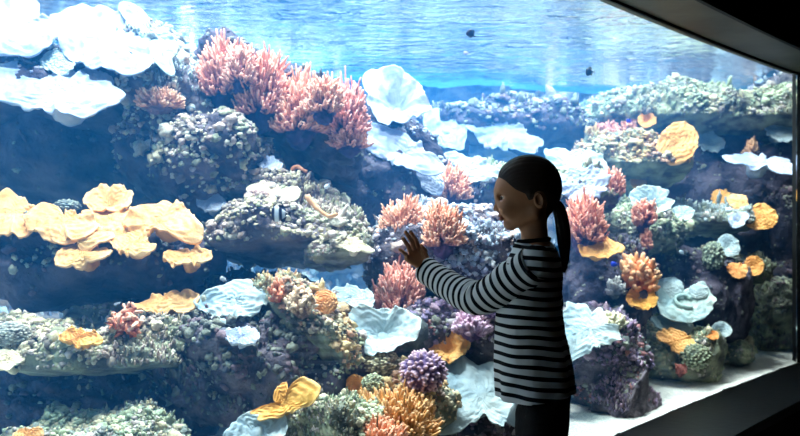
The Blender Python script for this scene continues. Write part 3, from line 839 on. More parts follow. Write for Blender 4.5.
YR = (1.12, 1.1, 1.25); YC = (0.93, 0.86, 0.78)
WT = dict(mat='white', rim=(1.08, 1.08, 1.08), core=(0.95, 0.96, 1.0), thick=0.02)
BL = dict(mat='paleblue', rim=(1.15, 1.12, 1.08), core=(0.9, 0.95, 0.98), thick=0.014)
PLATES = [
    # white sheets high on the near side
    ('broad white sheet coral in the top corner, uppermost of its kind', [(-20,-4),(25,-6),(38,15),(52,45),(40,55),(15,52),(-20,46)], dict(tilt=52, ruffle=0.02, waves=4, **WT)),
    ('white fan-shaped sheet coral sloping beneath the pale blue fold', [(50,18),(75,5),(105,8),(135,25),(145,45),(152,62),(150,72),(128,76),(100,68),(75,60),(58,42)], dict(tilt=50, ruffle=0.02, waves=5, **WT)),
    ('narrow pale blue fold coral running down to the knobbly shoulder', [(112,0),(130,5),(150,30),(170,58),(178,80),(166,78),(152,60),(140,36),(122,18)], dict(tilt=55, ruffle=0.015, **BL)),
    ('longest white sheet coral, lowest of the white shelves with a scalloped lip', [(-20,65),(20,66),(60,72),(95,82),(118,88),(120,102),(108,107),(92,108),(85,116),(62,111),(40,110),(20,104),(-20,96)], dict(tilt=48, ruffle=0.018, waves=7, lobes=0.6, off=0.12, **WT)),
    ('small rounded white coral hump between two big white sheets', [(70,66),(85,62),(100,68),(111,82),(98,86),(80,84),(70,76)], dict(tilt=60, cup=-0.5, ruffle=0.008, **WT)),
    ('pale blue-white sheet coral touching the top edge of the picture', [(35,-14),(120,-14),(126,6),(104,9),(78,6),(50,12)], dict(tilt=50, ruffle=0.02, **BL)),
    ('thin pale tongue coral between the corner sheet and scalloped shelf', [(40,56),(62,50),(76,62),(72,72),(50,70)], dict(tilt=55, ruffle=0.01, **BL)),
    # white rosettes in the middle
    ('large white rosette coral with a blue hollow, top of the middle slope', [(365,75),(382,69),(400,74),(412,85),(424,100),(430,112),(418,120),(400,126),(385,128),(372,118),(366,100)], dict(tilt=58, hollow=0.5, cup=0.2, ruffle=0.03, waves=3, **WT)),
    ('pale folded sheet coral hanging beside the large white rosette', [(424,112),(440,108),(452,112),(464,126),(465,140),(462,152),(448,148),(432,140),(424,128)], dict(tilt=66, ruffle=0.02, **BL)),
    ('long white draped coral flowing down under the large rosette', [(360,122),(378,124),(400,132),(412,140),(425,152),(440,162),(450,172),(436,175),(420,172),(400,166),(385,156),(368,150),(358,140)], dict(tilt=55, hollow=0.25, ruffle=0.025, waves=4, **WT)),
    ('little white tongue coral above the pink bush near the forehead', [(415,164),(428,166),(440,178),(438,196),(428,192),(420,180)], dict(tilt=65, ruffle=0.01, **WT)),
    ('flat pale coral shelf reaching behind the crown of the head', [(440,155),(470,158),(490,165),(502,174),(480,180),(462,178),(448,170)], dict(tilt=50, ruffle=0.02, **BL)),
    ('far white coral drift across the blue bank above the head', [(466,112),(490,108),(505,124),(525,132),(545,142),(535,151),(510,147),(485,142),(470,130)], dict(tilt=60, ruffle=0.03, lobes=1.0, **WT)),
    ('far pale coral shelf behind the back of the head', [(540,150),(570,152),(600,155),(608,168),(590,175),(565,170),(548,162)], dict(tilt=50, ruffle=0.02, **BL)),
    ('ragged white coral just beyond the top of the ponytail', [(560,174),(580,170),(606,172),(604,186),(590,198),(572,200),(562,190)], dict(tilt=60, ruffle=0.025, lobes=1.0, **WT)),
    ('white patch coral low on the blue bank beside the draped coral', [(448,136),(470,146),(500,150),(520,156),(500,162),(470,156)], dict(tilt=55, ruffle=0.02, lobes=1.0, **WT)),
    # yellow terraces on the near side
    ('ruffled yellow plate coral cut by the picture edge', [(-15,190),(10,189),(16,198),(30,207),(40,216),(34,230),(10,234),(-15,232)], dict(d=3.10, tilt=34, ruffle=0.022, waves=6, rim=YR, core=YC, thick=0.018, steep=0.022)),
    ('low yellow plate coral in the middle of the terrace row', [(28,212),(45,206),(62,212),(80,215),(98,222),(88,234),(60,234),(38,232)], dict(d=3.04, tilt=32, ruffle=0.02, rim=YR, core=YC, thick=0.018, steep=0.022)),
    ('raised yellow bowl coral crowning the terrace', [(84,199),(98,190),(118,190),(132,197),(131,206),(110,212),(90,210)], dict(d=3.20, tilt=34, hollow=0.35, cup=0.2, ruffle=0.012, rim=YR, core=YC, thick=0.018, steep=0.022)),
    ('ochre-faced yellow plate coral tucked below the bowl', [(82,213),(110,209),(137,212),(130,222),(118,230),(100,232),(88,224)], dict(d=3.10, tilt=30, ruffle=0.018, rim=YR, core=YC, thick=0.018, steep=0.022)),
    ('flat yellow plate coral under the middle of the row', [(50,232),(75,223),(100,226),(114,238),(100,242),(75,238),(56,241)], dict(d=3.00, tilt=32, ruffle=0.014, rim=YR, core=YC, thick=0.018, steep=0.022)),
    ('pointed yellow plate coral with its tip over the dark rock', [(100,234),(125,230),(145,240),(158,247),(148,251),(128,250),(110,244)], dict(d=2.98, tilt=30, ruffle=0.016, rim=YR, core=YC, thick=0.018, steep=0.022)),
    ('largest yellow plate coral, a broad fan at the end of the terrace', [(120,226),(130,210),(150,203),(170,200),(185,207),(195,220),(200,237),(188,237),(165,229),(145,228),(130,231)], dict(d=3.06, tilt=36, ruffle=0.022, waves=5, rim=YR, core=YC, thick=0.018, steep=0.022)),
    ('detached yellow plate coral, lowest of the terrace', [(52,258),(65,247),(85,243),(100,248),(113,252),(108,258),(85,258),(65,263),(54,262)], dict(d=2.95, tilt=30, ruffle=0.010, rim=YR, core=YC, thick=0.018, steep=0.022)),
    ('small ochre plate coral under the broad yellow fan', [(162,255),(172,248),(190,250),(209,248),(210,256),(195,262),(180,265),(168,263)], dict(d=2.98, tilt=26, ruffle=0.016, rim=YR, core=(0.85, 0.74, 0.62))),
    ('little white plate coral beside the broad yellow fan', [(196,199),(212,195),(225,203),(214,209),(200,208)], dict(tilt=36, ruffle=0.008, **WT)),
    ('yellow shelf coral touching the pale blue sheet', [(132,301),(145,297),(165,295),(188,289),(197,294),(194,306),(175,310),(150,311),(138,308)], dict(d=2.93, tilt=32, ruffle=0.014, rim=YR, core=YC)),
    ('pale blue sheet coral next to the yellow shelf coral', [(193,300),(215,290),(240,280),(258,281),(270,292),(262,305),(240,317),(222,322),(205,315)], dict(tilt=46, ruffle=0.02, waves=4, **BL)),
    ('small white plate coral beneath the pale blue sheet', [(223,331),(235,328),(258,333),(257,341),(238,342),(226,339)], dict(tilt=34, ruffle=0.006, **WT)),
    ('cream plate coral at the picture edge on the broad ledge', [(-10,357),(15,352),(25,356),(15,366),(-10,370)], dict(tilt=34, ruffle=0.006, mat='cream', rim=(1.1, 1.1, 1.1), core=(0.97, 0.97, 0.97))),
    ('golden strap coral lying on the broad grey-green ledge', [(57,335),(70,329),(85,332),(102,338),(94,344),(72,341),(60,341)], dict(tilt=34, ruffle=0.012, rim=(1.05, 0.85, 0.5), core=(0.9, 0.72, 0.45))),
    ('yellow sliver of coral at the bottom corner on mossy boulder', [(12,433),(28,429),(44,434),(30,440),(14,439)], dict(tilt=36, ruffle=0.005, rim=YR, core=YC)),
    ('deep yellow tongue coral with a curled upright end', [(245,416),(250,409),(262,411),(275,402),(284,394),(287,381),(300,377),(312,380),(319,390),(312,402),(300,406),(285,411),(268,418),(255,422)], dict(tilt=55, ruffle=0.006, waves=2, hollow=0.1, rim=(1.08, 1.0, 0.75), core=(0.97, 0.82, 0.4), off=0.2, thick=0.02)),
    ('white lobed coral under the deep yellow tongue', [(220,440),(235,420),(255,412),(275,411),(287,418),(284,432),(276,448),(230,452)], dict(tilt=48, ruffle=0.012, off=0.06, **BL)),
    ('pale blue cup coral with a dimpled middle below the hand', [(346,315),(358,308),(375,312),(395,310),(412,316),(420,325),(418,337),(400,348),(380,355),(362,353),(350,342),(345,328)], dict(tilt=48, hollow=0.3, cup=0.15, ruffle=0.016, waves=5, off=0.08, **BL)),
    ('round apricot knob coral on the golden crest', [(311,294),(320,289),(332,291),(336,300),(328,310),(318,309),(311,303)], dict(tilt=60, cup=-0.4, ruffle=0.004, rim=(1, 0.75, 0.7), core=(1, 0.76, 0.72), thick=0.02)),
    ('small orange cup coral on the knobbly boulder behind the brown bush', [(345,379),(355,374),(365,380),(363,389),(354,396),(346,390)], dict(tilt=60, hollow=0.6, ruffle=0.006, rim=(1.05, 0.85, 0.6), core=(0.95, 0.66, 0.4))),
    ('flat pale coral shelf just above the pale blue cup', [(330,290),(360,289),(374,296),(368,305),(345,304),(330,299)], dict(tilt=34, ruffle=0.01, **BL)),
    ('largest pale blue sheet coral, spreading from the shirt hem', [(446,362),(460,354),(474,362),(495,367),(519,380),(545,392),(540,420),(520,428),(508,426),(497,412),(480,412),(462,426),(445,431),(425,425),(421,410),(430,395),(440,382)], dict(tilt=42, ruffle=0.024, waves=7, lobes=0.8, d=3.13, **BL)),
    ('pale blue lobed coral just behind the back of the striped shirt', [(560,312),(580,303),(597,306),(592,315),(604,325),(619,330),(616,340),(600,343),(585,351),(568,362),(558,340)], dict(tilt=50, ruffle=0.02, lobes=1.0, off=0.06, **BL)),
    ('golden folded cup coral between sleeve and large blue sheet', [(428,346),(445,332),(460,331),(469,340),(462,354),(450,363),(438,358)], dict(tilt=52, hollow=0.5, ruffle=0.022, waves=4, rim=(1.05, 1.0, 0.9), core=(0.9, 0.78, 0.6))),
    # far side
    ('tall upright apricot disc coral, largest of the far round ones', [(655,150),(658,138),(668,126),(680,121),(692,125),(698,136),(694,150),(684,161),(672,164),(660,160)], dict(tilt=68, hollow=0.1, ruffle=0.008, rim=(1.1, 1.0, 0.95), core=(1, 0.86, 0.72), thick=0.025)),
    ('triangular orange plate coral alone on the dark far rock', [(745,225),(750,212),(760,203),(768,206),(776,216),(773,225),(760,229),(750,228)], dict(tilt=58, ruffle=0.012, rim=(1.05, 0.9, 0.7), core=(1, 0.76, 0.5))),
    ('flatter apricot coral of the twin pair on the lower shelf', [(725,269),(735,262),(746,266),(745,274),(733,277)], dict(tilt=52, ruffle=0.008, rim=(1.05, 0.8, 0.65), core=(1, 0.68, 0.52))),
    ('rounder orange coral of the twin pair on the lower shelf', [(743,265),(750,256),(760,259),(762,270),(752,276),(744,273)], dict(tilt=62, hollow=0.15, ruffle=0.006, rim=(1, 0.78, 0.55), core=(0.92, 0.66, 0.42))),
    ('upright white disc coral over the twin orange pair', [(716,244),(722,235),(732,235),(738,244),(733,256),(722,255)], dict(tilt=58, hollow=0.2, ruffle=0.005, pct=5, off=0.08, **BL)),
    ('blue-white ring coral curling around a pink sprig', [(627,201),(633,192),(648,190),(660,201),(668,198),(673,205),(665,213),(650,215),(640,211),(630,210)], dict(tilt=46, hollow=0.6, cup=0.3, ruffle=0.015, waves=3, **BL)),
    ('pale orange coral lump below the green whorl', [(655,335),(665,328),(678,331),(690,338),(696,346),(688,353),(676,351),(668,343),(658,342)], dict(tilt=46, ruffle=0.015, rim=(1.08, 0.92, 0.75), core=(1, 0.8, 0.56), lobes=0.6, thick=0.02)),
    ('tiny orange horn coral beside the small white funnel', [(704,327),(711,330),(717,338),(709,339)], dict(tilt=50, ruffle=0.003, rim=(1, 0.7, 0.5), core=(1, 0.66, 0.45))),
    ('small white funnel coral at the edge of the mossy boulders', [(711,331),(720,322),(729,327),(721,337)], dict(tilt=46, hollow=0.4, ruffle=0.004, **BL)),
    ('bright golden cup coral at the foot of the orange finger coral', [(628,291),(640,286),(652,291),(656,300),(645,309),(633,307),(626,299)], dict(tilt=48, hollow=0.35, ruffle=0.015, rim=(1.08, 0.95, 0.55), core=(1, 0.78, 0.36))),
    ('pale sheet coral wedged between green whorl and orange lump', [(650,316),(668,318),(686,315),(692,326),(680,335),(665,331),(654,326)], dict(tilt=40, ruffle=0.012, **BL)),
    ('orange-yellow ledge coral under the pink bush behind the ponytail', [(578,241),(595,236),(610,239),(623,247),(612,254),(592,257),(577,252)], dict(d=4.4, tilt=36, ruffle=0.014, rim=(1.08, 0.95, 0.7), core=(1, 0.8, 0.55), off=0.08)),
    ('long white ledge coral under the far top ledge', [(722,158),(745,154),(765,157),(785,160),(799,168),(790,174),(765,167),(740,165)], dict(tilt=32, ruffle=0.02, lobes=0.8, d=5.9, **WT)),
    ('small orange ring coral left of the apricot disc, highest there', [(639,115),(646,112),(653,116),(652,125),(642,128)], dict(tilt=66, hollow=0.5, ruffle=0.004, rim=(1, 0.8, 0.6), core=(0.95, 0.7, 0.5))),
    ('white tulip-shaped coral touching the apricot disc', [(697,136),(706,128),(715,136),(723,142),(712,151),(700,149)], dict(tilt=55, hollow=0.4, ruffle=0.01, lobes=1.0, **BL)),
    ('small ochre cap coral above the ring coral', [(629,183),(638,176),(645,182),(638,188)], dict(tilt=50, ruffle=0.004, rim=(1, 0.85, 0.6), core=(0.95, 0.75, 0.45))),
    ('golden star-shaped coral on the middle ledge', [(711,196),(718,190),(728,194),(725,202),(714,204)], dict(tilt=62, ruffle=0.006, lobes=1.5, rim=(1.05, 0.95, 0.6), core=(0.98, 0.8, 0.42))),
    ('thin cream blade coral beyond the golden star coral', [(728,203),(744,195),(746,201),(733,208)], dict(tilt=40, ruffle=0.004, rim=YR, core=YC)),
    ('pinkish white scoop coral at the end of the middle ledge', [(727,219),(735,213),(746,212),(744,221),(731,226)], dict(tilt=44, hollow=0.3, ruffle=0.006, **WT)),
    ('pale green flat coral between ring coral and middle ledge', [(670,212),(680,206),(692,208),(690,217),(676,220)], dict(tilt=45, ruffle=0.008, **BL)),
    ('white bun coral peeking over the green whorl', [(654,284),(664,276),(680,278),(682,290),(660,291)], dict(tilt=55, cup=-0.3, ruffle=0.006, off=0.13, **BL)),
    ('white bun coral under the middle of the lower shelf', [(688,290),(696,283),(706,285),(706,294),(692,295)], dict(tilt=55, cup=-0.3, ruffle=0.006, off=0.13, **BL)),
    ('white coral crust on the top ledge near the golden sprig', [(765,128),(780,122),(796,128),(790,140),(772,138)], dict(tilt=50, ruffle=0.012, lobes=1.0, **BL)),
    ('cream flat coral on the peak of the cream ledge', [(245,190),(262,183),(285,186),(300,194),(285,202),(262,200)], dict(tilt=40, ruffle=0.012, mat='cream', rim=(1.1, 1.1, 1.1), core=(0.97, 0.97, 0.97))),
    ('cream finger-like ledge coral at the tip of the cream ledge', [(328,236),(345,238),(362,243),(374,250),(360,250),(342,246)], dict(tilt=40, ruffle=0.006, mat='cream', rim=(1.1, 1.1, 1.1), core=(0.97, 0.97, 0.97))),
    ('pale shelf coral on the mauve flank above the cream ledge', [(258,158),(275,160),(282,166),(270,170),(258,166)], dict(tilt=40, ruffle=0.006, **WT)),
]
for (lb, poly, kw) in PLATES:
    plate(lb, poly, **kw)

# the pale green whorl with its curled inner fold
root, c, U, Vv, Nn, mean = plate('large pale green whorl coral with a spiral fold in its middle', [(655,301),(661,284),(675,279),(682,290),(690,288),(700,281),(711,292),(713,305),(706,317),(690,321),(672,319),(660,315)], tilt=52, hollow=0.12, ruffle=0.014, waves=4, off=0.12, name='whorl_coral', mat='paleblue', rim=(1.15, 1.12, 1.0), core=(0.9, 0.97, 0.9), thick=0.016)
tt = np.linspace(0.3, 5.0, 26)
sp = c + (mean * (0.12 + 0.07 * tt) * np.cos(tt))[:, None] * U * 1.2 + (mean * (0.10 + 0.05 * tt) * np.sin(tt))[:, None] * Vv + Nn * 0.004
V, fc, _, _ = tubes(sp[None], np.full((1, 26), 0.011), 10)
mk('inner_fold', V, fc, M['paleblue'], root, col=np.tile((0.8, 0.9, 0.82), (len(V), 1)))

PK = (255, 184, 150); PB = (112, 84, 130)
BUSHES = [
    ('pink bush coral at the start of the big pink mass', 222, 72, 60, 60, dict(n=300, tipc=(255, 182, 156), basec=(70, 66, 120))),
    ('tallest pink bush coral of the big mass, second from its upper end', 260, 84, 60, 74, dict(n=320, tipc=(255, 178, 152), basec=(70, 66, 120))),
    ('middle pink bush coral of the big mass, hanging over dark branches', 298, 106, 60, 62, dict(n=320, tipc=(255, 182, 152), basec=(70, 66, 120))),
    ('pink bush coral ending the big mass beside the white rosette', 344, 110, 50, 58, dict(n=300, tipc=(255, 178, 162), basec=(70, 66, 120))),
    ('low pink bush coral filling the dip between the first two of the mass', 240, 66, 40, 42, dict(n=160, tipc=(255, 190, 166), basec=(70, 66, 120), d=3.52)),
    ('low pink bush coral filling the dip near the lower end of the mass', 322, 96, 44, 40, dict(n=170, tipc=(255, 190, 162), basec=(70, 66, 120), d=3.5)),
    ('small peach bush coral below the end of the big pink mass', 348, 136, 42, 28, dict(n=130, tipc=(255, 186, 160), basec=(80, 70, 120))),
    ('pink bush coral just above and left of the raised hand', 403, 220, 52, 42, dict(n=240)),
    ('pink bush coral just right of the raised hand', 442, 226, 46, 46, dict(n=230)),
    ('pink bush coral in front of the forehead, topmost of three', 450, 184, 42, 36, dict(n=200)),
    ('broad pink bush coral directly below the raised hand', 398, 292, 58, 56, dict(off=0.14, n=280, tipc=(255, 178, 156))),
    ('pink bush coral behind the ponytail', 584, 220, 46, 52, dict(d=4.42, n=220, tipc=(255, 170, 140))),
    ('small pink bush coral above the ponytail beside the ragged white coral', 611, 184, 28, 34, dict(n=110, tipc=(255, 172, 145))),
    ('pink sprig coral standing in the blue-white ring coral', 643, 212, 26, 30, dict(n=80, tipc=(250, 165, 135), off=0.12, r=0.008)),
    ('little orange-pink sprig coral under the ring coral', 644, 240, 16, 22, dict(n=50, tipc=(250, 160, 125), r=0.008)),
    ('rosy low bush coral on the far bench nearest the water surface', 604, 130, 34, 18, dict(n=90, tipc=(240, 168, 150), r=0.008)),
    ('peach low bush coral between far bench and orange ring coral', 628, 126, 18, 16, dict(n=60, tipc=(245, 175, 145), r=0.008)),
    ('golden sprig coral standing on the long white ledge coral', 750, 148, 16, 18, dict(n=60, tipc=(240, 185, 130), basec=(150, 90, 60), r=0.009, off=0.1)),
    ('peach fringe coral at the lip of the knobbly shoulder', 158, 98, 50, 22, dict(n=130, tipc=(255, 196, 160), basec=(150, 120, 130))),
    ('brown-gold bush coral at the bottom edge, densest and darkest', 395, 414, 92, 54, dict(n=420, tipc=(236, 180, 110), basec=(120, 72, 50), r=0.006)),
    ('salmon bush coral in front of the brown-gold bush', 378, 434, 62, 34, dict(n=220, tipc=(255, 178, 136), basec=(180, 100, 70), off=0.12)),
    ('orange finger coral sprouting above the golden cup', 637, 272, 38, 40, dict(n=70, tipc=(255, 180, 120), basec=(220, 110, 60), r=0.016, forks=1)),
    ('small orange finger coral on the broad grey-green ledge', 124, 321, 34, 24, dict(n=26, tipc=(255, 190, 160), basec=(235, 130, 90), r=0.007, forks=1, blunt=0.9, wob=0.8)),
    ('little orange sponge fingers beside the pale blue sheet', 276, 290, 16, 24, dict(n=16, tipc=(240, 160, 120), basec=(190, 100, 80), r=0.007, forks=1)),
    ('cream finger coral clump on the golden crest', 300, 300, 30, 24, dict(n=60, tipc=(236, 206, 170), basec=(150, 120, 110), r=0.008)),
    ('pale lavender finger coral clump under the sleeve', 470, 322, 40, 26, dict(n=90, tipc=(226, 190, 214), basec=(120, 90, 140), r=0.008)),
    ('white stubby coral clump by the blue fish', 614, 286, 18, 18, dict(n=40, tipc=(226, 230, 226), basec=(130, 140, 140), r=0.009)),
    ('cream tufted coral clump behind the shirt back', 612, 320, 26, 18, dict(n=60, tipc=(226, 220, 180), basec=(120, 130, 110), r=0.009)),
    ('tiny rust sprig coral on the purple boulder', 680, 368, 12, 12, dict(n=26, tipc=(226, 130, 110), basec=(130, 70, 70), r=0.007)),
]
for (lb, px, py, w, h, kw) in BUSHES:
    kw.setdefault('tipc', PK); kw.setdefault('basec', PB)
    bush(lb, px, py, w, h, **kw)

dome('mauve knobbly dome coral against the large blue sheet', 422, 372, 46, 42, (228, 196, 210), (96, 76, 120), seed=3, cell=14, lumps=1.3)
dome('small gold-green dome coral beside the mauve knobbly dome', 380, 362, 40, 26, (214, 206, 170), (120, 120, 100), seed=5, cell=14)
dome('green grooved dome coral at the foot of the golden crest', 372, 384, 24, 22, (190, 200, 160), (100, 110, 90), seed=7, cell=12)
dome('lavender dome coral in the shade of the sleeve', 492, 306, 34, 26, (210, 180, 220), (100, 80, 140), seed=8, cell=14)
dome('pale mossy dome coral at the picture edge of the broad ledge', 10, 334, 44, 26, (206, 210, 196), (130, 136, 130), seed=9, cell=16, lumps=0.8)
dome('grey-green lump coral in the yellow terrace row', 66, 206, 28, 14, (190, 204, 190), (120, 136, 140), d=3.25, seed=10, cell=12)
dome('mossy dome coral beside the white disc coral', 712, 256, 22, 30, (170, 186, 160), (90, 104, 96), seed=12, cell=12)
dome('large mossy dome coral on the sand edge', 694, 356, 34, 26, (170, 182, 150), (90, 100, 84), seed=13, cell=14)
dome('pale peach dome coral beside the cream flat coral', 256, 196, 26, 14, (240, 214, 200), (170, 150, 150), off=0.12, seed=14, cell=14)

def sponge(label, pts, r, rgb, d=None, off=0.13):
    pts = np.array(pts, dtype=float)
    if d is None: d = auto_depth(pts, 40, off)
    arms = []
    root = empty('finger_sponge', at(pts[0][0], pts[0][1], d))
    tag(root, label, 'sponge')
    P = np.array([at(p[0], p[1], d - 0.01 * i) for i, p in enumerate(pts)])
    t = np.linspace(0, len(P) - 1, 20)
    Q = np.stack([np.interp(t, np.arange(len(P)), P[:, k]) for k in range(3)], 1)
    for _ in range(2): Q[1:-1] = (Q[:-2] + Q[2:] + 2 * Q[1:-1]) / 4
    V, fc, _, _ = tubes(Q[None], (r * (1.1 - 0.4 * np.linspace(0, 1, 20)))[None], 10)
    V = V + 0.25 * r * fbm(V * 60, 2, 3)[:, None]
    mk('sponge_arm', V, fc, M['pink'], root, col=np.tile(lin(rgb), (len(V), 1)))
    return root, d
rt, dd = sponge('thin orange branched sponge standing on the cream peak', [(293, 186), (292, 176), (292, 168), (297, 166), (305, 172)], 0.010, (244, 170, 130))
sponge('short orange sponge arm beside the thin branched sponge', [(294, 183), (300, 182), (305, 178)], 0.009, (244, 170, 130), d=dd)
sponge('long orange rope sponge sloping to the ledge tip', [(306, 196), (312, 204), (320, 212), (328, 217), (336, 214)], 0.009, (248, 190, 140))
sponge('white curved rope sponge at the ledge tip', [(326, 218), (334, 219), (342, 213), (346, 206)], 0.010, (240, 236, 230))

# ------------------------------------------------------------------ fish
def fish(label, px, py, length, d, body, fin, heading=0.0, bands=None, tall=0.5, name='reef_fish', pitch=0.0, yaw=0.0):
    """length in pixels; heading 0 swims left."""
    if d is None: d = auto_depth(np.array([(px - 12, py), (px + 12, py), (px, py + 8), (px, py - 8)]), 5, 0.33)
    L = length * d / F
    c = at(px, py, d)
    root = empty(name, c)
    tag(root, label, 'fish')
    root.rotation_euler = (0, math.radians(pitch), math.radians(yaw))
    n, k = 18, 16
    xs = np.linspace(0, 1, n)
    prof = (np.sin(np.clip(xs / 0.86, 0, 1) ** 0.62 * math.pi) ** 0.75) * 0.5 * tall + 0.035
    an = np.arange(k) / k * 2 * math.pi
    V = np.stack([np.repeat((xs - 0.5) * 0.82, k), np.outer(prof * 0.36, np.cos(an)).ravel(), np.outer(prof, np.sin(an)).ravel()], 1) * L
    V = np.concatenate([V, [[-0.42 * L, 0, 0], [0.42 * L, 0, 0]]])
    Q = [(i * k + j, i * k + (j + 1) % k, (i + 1) * k + (j + 1) % k, (i + 1) * k + j) for i in range(n - 1) for j in range(k)]
    T = [(j, n * k, (j + 1) % k) for j in range(k)] + [((n - 1) * k + (j + 1) % k, n * k + 1, (n - 1) * k + j) for j in range(k)]
    X = V[:, 0] / L + 0.41
    C = np.tile(lin(body), (len(V), 1))
    for (a, b, rgb) in (bands or []):
        C[(X > a) & (X < b)] = lin(rgb)
    off = np.array(c)
    def add(nm, V, fl, C):
        mk(nm, np.asarray(V) + off, fl, M['fish'], root, col=C)
    add('body', V, [np.array(Q), np.array(T)], C)
    def fin_mesh(nm, pts, rgb, sy=0.0):
        pts = np.array(pts) * L
        m = len(pts)
        top = np.stack([pts[:, 0], np.full(m, 0.010 * L + sy * L), pts[:, 1]], 1)
        bot = top.copy(); bot[:, 1] = -0.010 * L + sy * L
        F4 = np.array([(i, (i + 1) % m, m + (i + 1) % m, m + i) for i in range(m)])
        add(nm, np.concatenate([top, bot]), [F4, np.array([list(range(m))]), np.array([list(range(m, 2 * m))[::-1]])], np.tile(lin(rgb), (2 * m, 1)))
    fin_mesh('tail_fin', [(0.36, 0.04), (0.52, 0.2), (0.5, 0.08), (0.46, 0), (0.5, -0.08), (0.52, -0.2), (0.36, -0.04)], fin)
    fin_mesh('dorsal_fin', [(-0.18, 0.42 * tall), (-0.02, 0.66 * tall), (0.16, 0.6 * tall), (0.30, 0.2 * tall), (0.1, 0.3 * tall)], fin)
    fin_mesh('anal_fin', [(0.0, -0.42 * tall), (0.12, -0.62 * tall), (0.24, -0.5 * tall), (0.30, -0.16 * tall), (0.1, -0.3 * tall)], fin)
    iv, if_ = ico(1)
    for sy in (-1, 1):
        add('eye', iv * 0.03 * L + np.array([-0.30, sy * 0.36 * tall * 0.30, 0.05]) * L, if_, np.tile(lin((10, 10, 12)), (len(iv), 1)))
    return root
M['fish'] = solid('fish_scales', (255, 255, 255), 0.35, var=0.1, use_col=True, spec=0.5)
NV = (26, 34, 62)
fish('dark blue fish swimming high in open water near the surface', 469.5, 34, 11, 3.9, NV, (20, 26, 50), tall=0.62, pitch=40)
fish('round black fish at the far waterline above the pink benches', 588.5, 72, 10, 4.8, (22, 26, 30), (120, 110, 50), tall=0.75)
fish('black and white striped fish before the cream ledge', 279, 214, 22, None, (226, 232, 240), NV, tall=0.66, bands=[(-0.1, 0.16, NV), (0.34, 0.5, NV), (0.66, 1.1, NV)], name='striped_fish')
fish('vivid blue fish beside the orange finger coral', 613, 264, 9, None, (30, 60, 190), (20, 40, 150), tall=0.5)
fish('vivid blue little fish near the rosy far bush corals', 628, 121, 7, None, (50, 60, 190), (40, 40, 150), tall=0.5)
fish('pale violet fish in the blue hollow above the forehead', 486, 146, 9, None, (214, 206, 236), (190, 180, 226), tall=0.5, yaw=30)
fish('tiny white fish under the cream ledge', 222, 279, 8, None, (230, 236, 240), (200, 210, 226), tall=0.5, pitch=30)
fish('tiny white fish in the shade above the cream ledge tip', 326, 186, 8, None, (230, 236, 240), (200, 210, 226), tall=0.5, pitch=-50)
fish('tiny pale fish before the dark gap under the ring coral', 680, 252, 6, None, (200, 220, 230), (170, 190, 210), tall=0.5, pitch=40)
fish('tiny violet fish under the high dark blue fish', 465, 53, 7, 4.6, (176, 170, 214), (160, 150, 200), tall=0.45)

